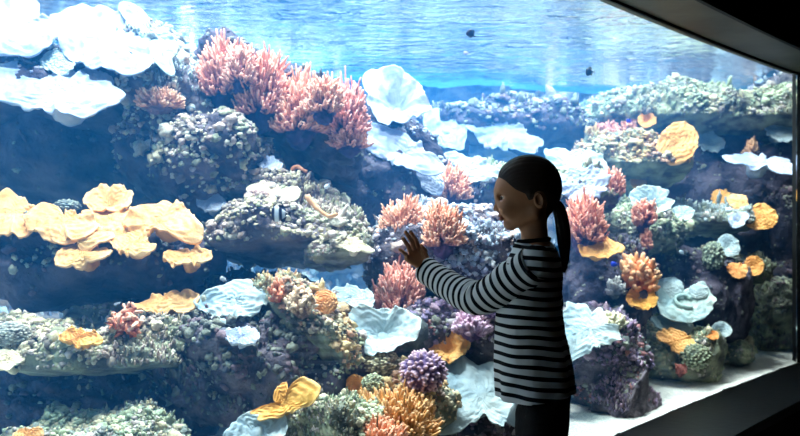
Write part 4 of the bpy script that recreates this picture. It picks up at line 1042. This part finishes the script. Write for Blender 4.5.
# ------------------------------------------------------------------ the child at the window
class Field:
    """A signed-distance volume that shapes are blended into and a surface is drawn from."""
    def __init__(s, lo, hi, res):
        if isinstance(res, list):
            s.ax = res
        else:
            s.ax = [np.arange(lo[k], hi[k] + res, res) for k in range(3)]
        s.n = np.array([len(x) for x in s.ax])
        s.a = np.full(tuple(s.n), 1.0, dtype=np.float32)
    def sub(s, lo, hi):
        i0 = [max(0, np.searchsorted(s.ax[k], lo[k]) - 1) for k in range(3)]
        i1 = [min(s.n[k], np.searchsorted(s.ax[k], hi[k]) + 1) for k in range(3)]
        ax = [s.ax[k][i0[k]:i1[k]] for k in range(3)]
        P = np.stack(np.meshgrid(*ax, indexing='ij'), -1)
        return tuple(slice(i0[k], i1[k]) for k in range(3)), P
    def op(s, f, lo, hi, k, mode='u'):
        m = k + 0.02
        sl, P = s.sub(np.array(lo) - m, np.array(hi) + m)
        if P.size == 0: return
        d = f(P).astype(np.float32); a = s.a[sl]
        if mode == 'u':
            h = np.clip(0.5 + 0.5 * (a - d) / k, 0, 1)
            s.a[sl] = a * (1 - h) + d * h - k * h * (1 - h)
        elif mode == 's':
            h = np.clip(0.5 - 0.5 * (a + d) / k, 0, 1)
            s.a[sl] = a * (1 - h) - d * h + k * h * (1 - h)
        elif mode == 'i':
            s.a[sl] = np.maximum(a, d)
    def cone(s, a, b, ra, rb, k=0.01, mode='u'):
        a, b = np.array(a, float), np.array(b, float)
        def f(P):
            ab = b - a
            t = np.clip(((P - a) @ ab) / (ab @ ab), 0, 1)
            return np.linalg.norm(P - a - t[..., None] * ab, axis=-1) - (ra + (rb - ra) * t)
        r = max(ra, rb)
        s.op(f, np.minimum(a, b) - r, np.maximum(a, b) + r, k, mode)
    def ell(s, c, r, k=0.01, rot=None, mode='u'):
        c, r = np.array(c, float), np.array(r, float)
        def f(P):
            q = P - c
            if rot is not None: q = q @ rot
            k0 = np.linalg.norm(q / r, axis=-1); k1 = np.linalg.norm(q / r ** 2, axis=-1)
            return k0 * (k0 - 1) / np.maximum(k1, 1e-6)
        s.op(f, c - r.max(), c + r.max(), k, mode)
    def mesh(s):
        a = s.a; g = a < 0
        c = [g[i:a.shape[0] - 1 + i, j:a.shape[1] - 1 + j, k:a.shape[2] - 1 + k] for i in (0, 1) for j in (0, 1) for k in (0, 1)]
        act = np.zeros(c[0].shape, bool); al = np.ones(c[0].shape, bool)
        for x in c: act |= x; al &= x
        act &= ~al
        idx = np.full(act.shape, -1, np.int64)
        I = np.argwhere(act); idx[act] = np.arange(len(I))
        vs = np.zeros((len(I), 3)); cnt = np.zeros(len(I))
        cor = [(i, j, k) for i in (0, 1) for j in (0, 1) for k in (0, 1)]
        for p in range(8):
            for q in range(p + 1, 8):
                dd = np.abs(np.array(cor[p]) - cor[q])
                if dd.sum() != 1: continue
                A_ = a[I[:, 0] + cor[p][0], I[:, 1] + cor[p][1], I[:, 2] + cor[p][2]]
                B_ = a[I[:, 0] + cor[q][0], I[:, 1] + cor[q][1], I[:, 2] + cor[q][2]]
                m = (A_ < 0) != (B_ < 0)
                t = A_[m] / (A_[m] - B_[m])
                vs[m] += np.array(cor[p]) * (1 - t[:, None]) + np.array(cor[q]) * t[:, None]
                cnt[m] += 1
        V = I + vs / np.maximum(cnt, 1)[:, None]
        V = np.stack([np.interp(V[:, k], np.arange(s.n[k]), s.ax[k]) for k in range(3)], 1)
        Qs = []
        for ax in range(3):
            o1, o2 = [(1, 2), (2, 0), (0, 1)][ax]
            sh = [slice(None)] * 3; sh2 = [slice(None)] * 3
            sh[ax] = slice(0, -1); sh2[ax] = slice(1, None)
            diff = g[tuple(sh)] != g[tuple(sh2)]
            E = np.argwhere(diff)
            E = E[(E[:, o1] > 0) & (E[:, o2] > 0) & (E[:, o1] < act.shape[o1]) & (E[:, o2] < act.shape[o2])]
            fl = g[E[:, 0], E[:, 1], E[:, 2]]
            def cell(d1, d2):
                C = E.copy(); C[:, o1] -= d1; C[:, o2] -= d2
                return idx[C[:, 0], C[:, 1], C[:, 2]]
            Q = np.stack([cell(1, 1), cell(0, 1), cell(0, 0), cell(1, 0)], 1)
            Q[~fl] = Q[~fl][:, ::-1]
            Qs.append(Q)
        Q = np.concatenate(Qs)
        return V, Q[(Q >= 0).all(1)]

HD = 2.40
PPM = F / HD
def W(px, py, dy=0.0):
    """A point of the child's side view, dy metres farther than the middle of the body."""
    p = at(px, py, HD); p[1] += dy
    return p

def rotz(c, deg):
    t = math.radians(deg)
    R = np.array([[math.cos(t), -math.sin(t), 0], [math.sin(t), math.cos(t), 0], [0, 0, 1]])
    return lambda p: (np.asarray(p) - c) @ R.T + c

HC = W(531, 190)
turn = rotz(HC, -5)                         # face turned slightly to the pane
TC = W(536, 300, 0.03)
bturn = rotz(TC, -14)

EL = at(480, 301, 2.43)                     # near elbow
SH = bturn(W(541, 262, -0.095))             # near shoulder
def on_glass(px, py, h):
    k = (px - 400.0) / F
    ss = np.linspace(-0.3, 0.4, 1400)
    g = np.array([G(q, 0.0) for q in ss])
    i = np.argmin(np.abs(g[:, 0] - k * g[:, 1]))
    d = g[i, 1]
    p = at(px, py, d)
    p[:2] -= AWAY * h
    return p
WR = on_glass(418.5, 270, 0.030)

def head_shape(fd, grow=0.0, full=True):
    g = grow
    fd.ell(turn(W(527.5, 188)), (0.0805 + g, 0.067 + g, 0.0815 + g), 0.02)
    fd.ell(turn(W(537.5, 187)), (0.052 + g, 0.064 + g, 0.066 + g), 0.02)
    if not full: return
    fd.ell(turn(W(512, 194)), (0.046, 0.054, 0.056), 0.02)
    fd.ell(turn(W(516, 209)), (0.038, 0.046, 0.038), 0.02)                    # cheeks and jaw
    for sy in (-1, 1):
        fd.cone(turn(W(534, 213, sy * 0.042)), turn(W(511, 225, sy * 0.010)), 0.015, 0.012, 0.02)   # jaw line
        fd.ell(turn(W(507, 209, sy * 0.032)), (0.018, 0.016, 0.018), 0.02)     # cheek
    fd.ell(turn(W(510.2, 224)), (0.0135, 0.015, 0.011), 0.014)                # chin
    fd.cone(turn(W(499.0, 197)), turn(W(495.8, 208.8)), 0.0050, 0.0064, 0.005)  # nose bridge and tip
    for sy in (-1, 1):
        fd.ell(turn(W(498, 210, sy * 0.007)), (0.006, 0.0048, 0.0042), 0.004)
        fd.cone(turn(W(497.5, 190, sy * 0.010)), turn(W(501.5, 190, sy * 0.034)), 0.006, 0.006, 0.010)  # brow
    fd.ell(turn(W(502.2, 214)), (0.008, 0.012, 0.008), 0.01)
    fd.ell(turn(W(500.2, 216)), (0.0056, 0.0180, 0.0033), 0.004)              # upper lip
    fd.ell(turn(W(501.4, 219.3)), (0.0056, 0.0165, 0.0038), 0.004)              # lower lip
    for sy in (-1, 1):
        fd.ell(turn(W(500.0, 197.5, sy * 0.036)), (0.012, 0.0150, 0.0080), 0.008, mode='s')   # eye sockets
        ey = turn(W(505.4, 198, sy * 0.030))
        fd.ell(ey + np.array([0.001, 0, 0.0036]), (0.0130, 0.0134, 0.0130), 0.0015)     # upper lid
        fd.ell(ey + np.array([0.001, 0, -0.0046]), (0.0125, 0.0130, 0.0125), 0.0015)    # lower lid
        fd.cone(turn(W(497.5, 211.6, sy * 0.005)), turn(W(499, 211.4, sy * 0.005)), 0.0018, 0.0018, 0.001, mode='s')
        fd.cone(turn(W(498.6, 217.7, 0)), turn(W(504.8, 218.8, sy * 0.020)), 0.0013, 0.0011, 0.001, mode='s')
        # ear: a flat shell with a hollow and a rim
        ec = turn(W(537, 201, sy * 0.066))
        ra = math.radians(12)
        R = np.array([[math.cos(ra), 0, -math.sin(ra)], [0, 1, 0], [math.sin(ra), 0, math.cos(ra)]])
        fd.ell(ec + np.array([0, sy * 0.004, 0]), (0.0135, 0.0080, 0.0210), 0.004, rot=R)
        fd.ell(ec + np.array([-0.001, sy * 0.011, 0.002]), (0.0088, 0.0085, 0.0145), 0.002, rot=R, mode='s')
        fd.ell(ec + np.array([-0.008, sy * 0.004, -0.002]), (0.0035, 0.004, 0.005), 0.004)

def hand(fd, wrist, knuckles, mids, tips, thumb, palm_r=0.0110, fr=0.0066):
    """Five fingers on a palm of four blended bones."""
    for kn, mi, tp, sc in zip(knuckles, mids, tips, (0.86, 0.97, 1.03, 1.0)):
        fd.cone(wrist, kn, palm_r * 1.12, palm_r * 0.86, 0.008)
        fd.cone(kn, mi, fr * sc * 1.12, fr * sc, 0.0022)
        fd.cone(mi, tp, fr * sc, fr * sc * 0.80, 0.0015)
    a, b, c, d = thumb
    fd.cone(a, b, palm_r * 1.0, palm_r * 0.85, 0.008)
    fd.cone(b, c, fr * 1.25, fr * 1.1, 0.003)
    fd.cone(c, d, fr * 1.1, fr * 0.85, 0.002)

LHK = [on_glass(404.6, 258.3, 0.011), on_glass(407.8, 254.2, 0.012), on_glass(411.6, 251.8, 0.012), on_glass(415.6, 250.6, 0.012)]
LHM = [on_glass(401.0, 253.6, 0.015), on_glass(404.0, 245.6, 0.015), on_glass(407.4, 240.6, 0.015), on_glass(411.9, 240.2, 0.015)]
LHT = [on_glass(398.2, 249.6, 0.0065), on_glass(400.9, 238.2, 0.0065), on_glass(403.8, 232.0, 0.0065), on_glass(408.6, 231.6, 0.0065)]
LTH = [on_glass(419.5, 265, 0.022), on_glass(421.3, 257.5, 0.018), on_glass(420.8, 250.5, 0.015), on_glass(418.2, 245.2, 0.008)]

# far arm hangs beside the trousers
SHF = bturn(W(543, 262, 0.155)); ELF = bturn(W(546, 333, 0.190)); WRF = bturn(W(535, 392, 0.190))
RHK = [WRF + np.array([-0.006 + 0.014 * i - 0.015, 0.004, -0.062]) for i in range(4)][::-1]
RHM = [k + np.array([-0.008, -0.003, -0.026]) for k in RHK]
RHT = [k + np.array([-0.016, -0.010, -0.020 - 0.003 * (i in (1, 2))]) for i, k in enumerate(RHM)]
RTH = [WRF + np.array([-0.012, -0.004, -0.012]), WRF + np.array([-0.026, -0.010, -0.038]), WRF + np.array([-0.032, -0.014, -0.058]), WRF + np.array([-0.033, -0.018, -0.074])]

HIPL = bturn(W(545, 412, -0.045)); HIPR = bturn(W(545, 412, 0.105))
KNL = HIPL * 1.0; KNL[2] = 0.33; KNL[0] -= 0.012
KNR = HIPR * 1.0; KNR[2] = 0.33; KNR[0] -= 0.0
ANL = KNL * 1.0; ANL[2] = 0.075; ANL[0] += 0.02
ANR = KNR * 1.0; ANR[2] = 0.075; ANR[0] += 0.02

def build_body():
    lo = (-0.03, 2.12, 0.0); hi = (0.62, 2.78, 1.36)
    def axis(lo, hi, fine, coarse=0.0052):
        out, x = [], lo
        while x < hi:
            out.append(x)
            st = coarse
            for a, b, r in fine:
                if a - 0.01 < x < b: st = min(st, r)
            x += st
        return np.array(out)
    axes = [axis(lo[0], hi[0], [(0.235, 0.30, 0.0014), (0.30, 0.40, 0.0026), (-0.03, 0.09, 0.0022)]),
            axis(lo[1], hi[1], [(2.32, 2.48, 0.0024), (2.55, 2.72, 0.0024)]),
            axis(lo[2], hi[2], [(1.12, 1.24, 0.0014), (1.02, 1.12, 0.0022)])]
    fd = Field(lo, hi, axes)
    head_shape(fd)
    fd.cone(W(535, 214), W(536, 243, 0.01), 0.031, 0.033, 0.02)               # neck
    fd.cone(W(526, 222), W(530, 236, 0.0), 0.016, 0.020, 0.015)
    fd.ell(bturn(W(536, 275, 0.03)), (0.060, 0.105, 0.10), 0.03)
    fd.ell(bturn(W(535, 325, 0.03)), (0.062, 0.085, 0.12), 0.03)
    fd.ell(bturn(W(541, 385, 0.03)), (0.068, 0.095, 0.08), 0.03)
    for a, b, c in ((SH, EL, WR), (SHF, ELF, WRF)):
        fd.cone(a, b, 0.030, 0.025, 0.02)
        fd.cone(b, c, 0.026, 0.0165, 0.01)
    fd.cone(WR, (LHK[1] + LHK[2]) / 2 * 0.6 + WR * 0.4, 0.015, 0.014, 0.008)
    hand(fd, WR, LHK, LHM, LHT, LTH)
    hand(fd, WRF, RHK, RHM, RHT, RTH)
    for h, k, a in ((HIPL, KNL, ANL), (HIPR, KNR, ANR)):
        fd.cone(h, k, 0.056, 0.040, 0.02)
        fd.cone(k, a, 0.041, 0.026, 0.02)
        fd.cone(a, a + np.array([-0.075, 0, -0.035]), 0.026, 0.018, 0.01)
    return fd.mesh()

child = empty('person', (HIPL[0] + 0.005, (HIPL[1] + HIPR[1]) / 2, 0.0))
tag(child, 'child with dark ponytail, striped top and black trousers, palm pressed on the window', 'person')

def skin_mat():
    m, nt = new_mat('skin')
    out = N(nt, 'ShaderNodeOutputMaterial'); b = N(nt, 'ShaderNodeBsdfPrincipled')
    nt.links.new(b.outputs[0], out.inputs[0])
    at_ = N(nt, 'ShaderNodeAttribute', attribute_name='col')
    nt.links.new(at_.outputs['Color'], b.inputs['Base Color'])
    b.inputs['Roughness'].default_value = 0.5
    b.inputs['Specular IOR Level'].default_value = 0.3
    return m
M['skin'] = skin_mat()

bv, bq = build_body()
C = np.tile(lin((176, 120, 86)), (len(bv), 1))
lipc = turn(W(500, 217.5))
dl = np.linalg.norm((bv - lipc) / np.array([0.013, 0.019, 0.0072]), axis=1)
w_ = np.clip(1.35 - dl, 0, 1)[:, None]
C = C * (1 - w_) + np.array(lin((160, 84, 76))) * w_
mk('body', bv, bq, M['skin'], child, col=C)

# eyes: white ball, iris and lashes
iv, if_ = ico(3)
for sy in (-1, 1):
    ec = turn(W(505.4, 198.0, sy * 0.030))
    v = iv * 0.0130 + ec
    look = np.array([-0.93, -0.24 if sy < 0 else 0.10, -0.10]); look /= np.linalg.norm(look)
    dd = iv @ look
    C = np.where(dd[:, None] > 0.955, np.array(lin((14, 10, 10))), np.where(dd[:, None] > 0.86, np.array(lin((70, 44, 28))), np.array(lin((170, 160, 150)))))
    mk('eye', v, if_, M['skin'], child, col=C)
    t = np.linspace(-1, 1, 14)
    al = math.pi + sy * -0.45 + t * 0.75
    arc = np.stack([0.0136 * np.cos(al), -0.0136 * np.sin(al), 0.0024 - 0.0022 * t ** 2], 1) + ec
    V, fc, _, _ = tubes(arc[None], np.full((1, 14), 0.0011), 6)
    mk('eyelashes', V, fc, M['skin'], child, col=np.tile(lin((24, 16, 12)), (len(V), 1)))
    br = np.array([turn(W(497.6 + 1.6 * q, 191.8 - 2.2 * math.sin(q * 1.6), sy * (0.010 + 0.0075 * q * 1.8))) for q in np.linspace(0, 1.9, 14)])
    br = br + (br - (turn(W(520, 195)))) * 0.012
    V, fc, _, _ = tubes(br[None], 0.0024 * np.sin(np.linspace(0.5, 2.9, 14))[None] + 0.0004, 6)
    mk('eyebrow', V, fc, M['skin'], child, col=np.tile(lin((46, 30, 22)), (len(V), 1)))

# hair drawn back from the hairline into a ponytail
def hair_mat():
    m, nt = new_mat('dark_hair')
    out = N(nt, 'ShaderNodeOutputMaterial'); b = N(nt, 'ShaderNodeBsdfPrincipled')
    nt.links.new(b.outputs[0], out.inputs[0])
    at_ = N(nt, 'ShaderNodeAttribute', attribute_name='strand')
    nz = N(nt, 'ShaderNodeTexNoise'); nz.noise_dimensions = '1D'
    nz.inputs['Scale'].default_value = 1.0
    nz.inputs['Detail'].default_value = 3
    nt.links.new(at_.outputs['Fac'], nz.inputs['W'])
    mx = N(nt, 'ShaderNodeMix', data_type='RGBA')
    mx.inputs['A'].default_value = (*lin((28, 18, 12)), 1); mx.inputs['B'].default_value = (*lin((50, 33, 24)), 1)
    nt.links.new(nz.outputs['Fac'], mx.inputs['Factor'])
    nt.links.new(mx.outputs['Result'], b.inputs['Base Color'])
    bp = N(nt, 'ShaderNodeBump'); bp.inputs['Strength'].default_value = 0.35; bp.inputs['Distance'].default_value = 0.003
    nt.links.new(nz.outputs['Fac'], bp.inputs['Height'])
    nt.links.new(bp.outputs[0], b.inputs['Normal'])
    b.inputs['Roughness'].default_value = 0.6
    b.inputs['Specular IOR Level'].default_value = 0.25
    return m
M['hair'] = hair_mat()

HAIRPOLY = np.array([(480, 166), (494, 174), (500, 177), (506, 181), (511, 186), (516, 190), (521, 192), (525, 194), (528, 200), (531, 199), (532.5, 193), (537, 190.5), (542, 192), (545, 197), (546.5, 204), (546, 213), (548, 224), (556, 232), (620, 240), (620, 110), (470, 110)], float)
def poly_sdf(q, poly):
    d = np.full(q.shape[:-1], 1e9); inside = np.zeros(q.shape[:-1], bool)
    for i in range(len(poly)):
        a, b = poly[i], poly[(i + 1) % len(poly)]
        ab = b - a
        t = np.clip(((q - a) @ ab) / (ab @ ab), 0, 1)
        d = np.minimum(d, np.linalg.norm(q - a - t[..., None] * ab, axis=-1))
        c = ((a[1] > q[..., 1]) != (b[1] > q[..., 1])) & (q[..., 0] < (b[0] - a[0]) * (q[..., 1] - a[1]) / (b[1] - a[1] + 1e-12) + a[0])
        inside ^= c
    return np.where(inside, d, -d)
hf = Field(HC - 0.14, HC + 0.14, 0.0028)
head_shape(hf)
hf.cone(W(535, 214), W(536, 243, 0.01), 0.031, 0.033, 0.02)
sl, P = hf.sub(HC - 0.2, HC + 0.2)
un = rotz(HC, 5)
Pu = un(P.reshape(-1, 3)).reshape(P.shape)
q = np.stack([400 + Pu[..., 0] * PPM, 218 - (Pu[..., 2] - CZ) * PPM], -1)
reg = poly_sdf(q, HAIRPOLY)
# no hair volume over the ears
gg = np.clip(reg / 15.0 + 0.22, 0, 1)
grow = -0.003 + 0.0100 * gg * (2 - gg)
strandq = np.arctan2(Pu[..., 1] - HC[1], Pu[..., 2] - (HC[2] - 0.03))
hf.a = hf.a - grow.astype(np.float32) - (0.0012 * np.sin(strandq * 60 + 2 * np.sin(strandq * 7)) * 0.35 * (reg > 3)).astype(np.float32)
hf.a = np.where(reg < -2.0, np.maximum(hf.a, (-reg / PPM * 0.5).astype(np.float32)), hf.a)
hf.a[:, :, :2] = 1; hf.a[:, :, -2:] = 1
hv, hq = hf.mesh()
hp = un(hv)
mk('hair', hv, hq, M['hair'], child, attrs={'strand': np.arctan2(hp[:, 1] - HC[1], hp[:, 2] - (HC[2] - 0.03)) * 26})

tail = [(552, 203, 0.009), (556, 204, 0.013), (559, 209, 0.0160), (561.5, 218, 0.0172), (563.5, 230, 0.0178), (564.5, 244, 0.0158), (565, 257, 0.0115), (564.5, 266, 0.007), (564.2, 272, 0.003)]
tp = np.array([W(a, b, 0.0) for a, b, _ in tail]); tr = np.array([r for _, _, r in tail])
T40 = np.linspace(0, len(tail) - 1, 40)
TP = np.stack([np.interp(T40, np.arange(len(tail)), tp[:, k]) for k in range(3)], 1); TR = np.interp(T40, np.arange(len(tail)), tr)
for _ in range(3): TP[1:-1] = (TP[:-2] + TP[2:] + 2 * TP[1:-1]) / 4
V, fc, par, m_ = tubes(TP[None], TR[None], 40)
an = np.concatenate([np.tile(np.arange(40), 40), [0, 0]]) / 40 * 2 * math.pi
cen = np.concatenate([np.repeat(TP, 40, axis=0), TP[-1:], TP[:1]])
V = cen + (V - cen) * (1 + 0.10 * np.sin(an * 7 + par * 5) + 0.06 * np.sin(an * 17))[:, None]
pt = mk('ponytail', V, fc, M['hair'], child, attrs={'strand': an * 9 + 40})
# loose wisps at the tip
rng = np.random.default_rng(4)
wis = []
for i in range(26):
    s = TP[24] + rng.normal(0, 0.007, 3)
    e_ = W(565 + rng.normal(0, 2.6), 270 + rng.uniform(-6, 6), rng.normal(0, 0.006))
    t = np.linspace(0, 1, 6)[:, None]
    wis.append(s * (1 - t) + e_ * t + np.sin(t * math.pi) * rng.normal(0, 0.002, 3))
V, fc, par, m_ = tubes(np.array(wis), np.tile(np.linspace(0.0016, 0.0005, 6), (26, 1)), 4)
mk('loose_strands', V, fc, M['hair'], child, attrs={'strand': np.repeat(np.arange(26) * 3.0, m_)})
t = np.linspace(0, 2 * math.pi, 25)
ring = tp[0] * 0.5 + tp[1] * 0.5 + np.stack([0 * t + 0.002 * np.sin(t), 0.011 * np.cos(t), 0.011 * np.sin(t)], 1)
V, fc, _, _ = tubes(ring[None], np.full((1, 25), 0.0035), 8)
mk('hair_tie', V, fc, M['black'], child)

# striped top
def stripe_mat():
    m, nt = new_mat('striped_jersey')
    out = N(nt, 'ShaderNodeOutputMaterial'); b = N(nt, 'ShaderNodeBsdfPrincipled')
    nt.links.new(b.outputs[0], out.inputs[0])
    at_ = N(nt, 'ShaderNodeAttribute', attribute_name='stripe')
    fr = N(nt, 'ShaderNodeMath', operation='FRACT')
    nt.links.new(at_.outputs['Fac'], fr.inputs[0])
    pg = N(nt, 'ShaderNodeMath', operation='PINGPONG'); pg.inputs[1].default_value = 0.5
    nt.links.new(fr.outputs[0], pg.inputs[0])
    mr = N(nt, 'ShaderNodeMapRange'); mr.inputs['From Min'].default_value = 0.27; mr.inputs['From Max'].default_value = 0.31
    nt.links.new(pg.outputs[0], mr.inputs['Value'])
    mx = N(nt, 'ShaderNodeMix', data_type='RGBA')
    mx.inputs['A'].default_value = (*lin((214, 215, 216)), 1); mx.inputs['B'].default_value = (*lin((14, 15, 22)), 1)
    nt.links.new(mr.outputs[0], mx.inputs['Factor'])
    nt.links.new(mx.outputs['Result'], b.inputs['Base Color'])
    b.inputs['Roughness'].default_value = 0.9
    b.inputs['Specular IOR Level'].default_value = 0.1
    return m
M['stripe'] = stripe_mat()
PER = 0.0258

# silhouette: py, px front, px back, half width across
TOR = np.array([(239, 517, 549, 0.046), (245, 514, 555, 0.070), (252, 512, 560, 0.100), (262, 507, 563.5, 0.118), (275, 503, 564.5, 0.122), (290, 499, 564.5, 0.118), (309, 497, 563.5, 0.112), (334, 496, 567.5, 0.114), (350, 496, 572, 0.120), (370, 496.5, 575.5, 0.126), (397, 499, 578.5, 0.134)])
TC2 = np.array([0, TC[1], 0])
def torso_field(P, inner=0.0):
    Pu = rotz(TC, 14)(P.reshape(-1, 3)).reshape(P.shape)
    py = 218 - (Pu[..., 2] - CZ) * PPM
    fx = np.interp(py, TOR[:, 0], TOR[:, 1]); bx = np.interp(py, TOR[:, 0], TOR[:, 2]); hw = np.interp(py, TOR[:, 0], TOR[:, 3]) - inner
    cx = ((fx + bx) / 2 - 400) / PPM; a = (bx - fx) / 2 / PPM * 0.985 - inner
    x = (Pu[..., 0] - cx) / a; y = (Pu[..., 1] - TC[1]) / hw
    r = (np.abs(x) ** 2.3 + np.abs(y) ** 2.3) ** (1 / 2.3)
    return (r - 1) * np.minimum(a, hw) * 0.9
def build_torso():
    lo = W(480, 405, -0.22); hi = W(600, 232, 0.28)
    fd = Field(lo, hi, 0.0042)
    sl, P = fd.sub(lo - 1, hi + 1)
    d = torso_field(P)
    Pf = P.reshape(-1, 3)
    py = 218 - (P[..., 2] - CZ) * PPM
    fold = 0.0035 * fbm(Pf * np.array([16, 16, 9]), 2, 91).reshape(py.shape) + 0.004 * np.sin(np.arctan2(P[..., 1] - TC[1], P[..., 0] - TC[0]) * 9 + py * 0.02) * np.clip((py - 340) / 60, 0, 1)
    d = d + fold
    hem = 396 - 2.5 * np.sin((P[..., 0] - TC[0]) * 20)
    d = np.maximum(d, (py - hem) / PPM)
    d = np.maximum(d, (239 - py) / PPM)
    inn = torso_field(P, 0.007) + fold
    d = np.maximum(d, np.where(py > 388, -inn, -1))       # open hem
    fd.a = d.astype(np.float32)
    fd.cone(SH + np.array([0.004, 0.006, 0.002]), SH * 0.75 + EL * 0.25, 0.047, 0.047, 0.02)
    fd.a[:, :, 0] = 1; fd.a[:, :, -1] = 1; fd.a[0] = 1; fd.a[-1] = 1; fd.a[:, 0] = 1; fd.a[:, -1] = 1
    return fd.mesh()
tv, tq = build_torso()
zz = tv[:, 2] + 0.004 * fbm(tv * 8, 2, 4) + 0.006 * np.sin((tv[:, 0] - TC[0]) * 16)
mk('striped_top', tv, tq, M['stripe'], child, attrs={'stripe': zz / PER})
# collar band
t = np.linspace(0, 2 * math.pi, 41)
ring = W(534, 240.5, 0.012) + np.stack([0.042 * np.cos(t), 0.040 * np.sin(t), 0.004 * np.cos(t)], 1)
V, fc, _, _ = tubes(ring[None], np.full((1, 41), 0.0065), 8)
mk('collar', V, fc, M['stripe'], child, attrs={'stripe': np.full(len(V), 0.5)})

def sleeve(sh, el, wr, r, seed, ext):
    cuff = wr + (el - wr) / np.linalg.norm(el - wr) * ext
    pts = np.array([sh, sh * 0.5 + el * 0.5 + np.array([0.0, 0, -0.004]), el, el * 0.5 + cuff * 0.5 + np.array([0, 0, -0.008]), cuff])
    # rounded path
    ts = np.linspace(0, 4, 90)
    Pp = np.stack([np.interp(ts, np.arange(5), pts[:, k]) for k in range(3)], 1)
    for _ in range(36): Pp[1:-1] = (Pp[:-2] + Pp[2:] + 2 * Pp[1:-1]) / 4
    R = np.interp(ts, [0, 1, 2, 3, 4], r)
    sides = 64
    seg = np.concatenate([[0], np.cumsum(np.linalg.norm(np.diff(Pp, axis=0), axis=1))])
    T = np.gradient(Pp, axis=0); T /= np.linalg.norm(T, axis=1)[:, None]
    up = np.array([0, 0, 1.0]); Aa = np.cross(T, up); Aa /= np.linalg.norm(Aa, axis=1)[:, None]; Bb = np.cross(T, Aa)
    an = np.arange(sides) / sides * 2 * np.pi
    rad = R[:, None] * (1 + 0.0 * an[None])
    q = np.stack([np.cos(an)[None] * 1.3 + 0 * rad, np.sin(an)[None] * 1.3 + 0 * rad, seg[:, None] * 22 + 0 * rad], -1)
    fo = fbm(q.reshape(-1, 3) + seed, 3, seed).reshape(rad.shape)
    bend = np.exp(-((ts - 2.0) / 0.55) ** 2)[:, None]
    rad = rad * (1 + 0.06 * fo + 0.07 * bend * np.sin(seg[:, None] * 190 + 1.5 * np.cos(an)[None]) * np.clip(-np.sin(an)[None] * 1 + 0.3, 0, 1))
    ring = Pp[:, None] + rad[..., None] * (Aa[:, None] * np.cos(an)[None, :, None] + Bb[:, None] * np.sin(an)[None, :, None])
    inner = Pp[-1][None] + (ring[-1] - Pp[-1]) * 0.9
    inner2 = Pp[-5][None] + (ring[-5] - Pp[-5]) * 0.86
    V = np.concatenate([ring.reshape(-1, 3), inner, inner2, Pp[:1]])
    n = len(Pp)
    I = np.arange((n + 2) * sides).reshape(n + 2, sides); I2 = np.roll(I, -1, 1)
    Q = np.stack([I[:-1], I2[:-1], I2[1:], I[1:]], -1).reshape(-1, 4)
    Tr = np.stack([I[0], np.full(sides, len(V) - 1), I2[0]], -1)
    st = np.concatenate([np.repeat(seg, sides) + (0.012 * np.sin(an + 0.6)[None] * np.clip(1 - np.abs(ts - 2) / 2, 0, 1)[:, None] + 0.002 * fo).ravel(), np.full(sides, seg[-1]), np.full(sides, seg[-5]), [0]])
    return mk('sleeve', V, [Q, Tr], M['stripe'], child, attrs={'stripe': st / PER + 0.3})
sleeve(SH, EL, WR, [0.049, 0.052, 0.046, 0.043, 0.0400], 3, 0.000)
sleeve(SHF, ELF, WRF, [0.050, 0.044, 0.040, 0.037, 0.034], 5, 0.01)

# trousers and shoes
M['trousers'] = solid('black_trousers', (20, 20, 24), 0.9, var=0.3, scale=30, bump=0.3, bscale=200)
M['shoe'] = solid('dark_canvas_shoe', (40, 42, 52), 0.7, var=0.2)
M['rubber'] = solid('shoe_rubber', (190, 188, 180), 0.6, var=0.1)
fd = Field((0.22, 2.25, 0.03), (0.56, 2.62, 0.78), 0.0048)
fd.ell(bturn(W(546, 392, 0.03)), (0.070, 0.098, 0.085), 0.02)
for h, k, a in ((HIPL, KNL, ANL), (HIPR, KNR, ANR)):
    fd.cone(h, k, 0.066, 0.052, 0.02)
    fd.cone(k, a + np.array([0, 0, 0.0]), 0.052, 0.044, 0.02)
sl, P = fd.sub((0, 0, 0), (3, 3, 3))
fd.a = fd.a + (0.003 * fbm(P.reshape(-1, 3) * np.array([12, 12, 22]), 2, 14)).reshape(fd.a.shape).astype(np.float32)
fd.a = np.maximum(fd.a, (0.07 - P[..., 2]).astype(np.float32))
for ax in range(3):
    for e_ in (0, -1):
        i = [slice(None)] * 3; i[ax] = e_; fd.a[tuple(i)] = 1
v, qd = fd.mesh()
mk('trousers', v, qd, M['trousers'], child)
for a in (ANL, ANR):
    fd = Field(a + np.array([-0.16, -0.06, -0.08]), a + np.array([0.07, 0.06, 0.05]), 0.004)
    fd.ell(a + np.array([0.0, 0, -0.028]), (0.040, 0.033, 0.042), 0.01)
    fd.ell(a + np.array([-0.075, 0, -0.045]), (0.068, 0.036, 0.027), 0.02)
    sl, P = fd.sub((0, 0, -1), (3, 3, 3))
    fd.a = np.maximum(fd.a, (0.010 - P[..., 2]).astype(np.float32))
    v, qd = fd.mesh()
    sh = mk('shoe', v, qd, M['shoe'], child)
    t = np.linspace(0, 2 * math.pi, 48, endpoint=False)
    x = a[0] - 0.052 + 0.098 * np.cos(t); y = a[1] + 0.038 * np.sin(t) * (1 + 0.1 * np.cos(t + math.pi))
    n = 48
    V = np.concatenate([np.stack([x, y, np.full(n, 0.001)], 1), np.stack([x, y, np.full(n, 0.016)], 1)])
    o = mk('sole', V, [np.array([(i, (i + 1) % n, n + (i + 1) % n, n + i) for i in range(n)]), np.array([list(range(n))[::-1]]), np.array([list(range(n, 2 * n))])], M['rubber'], child, smooth=False)
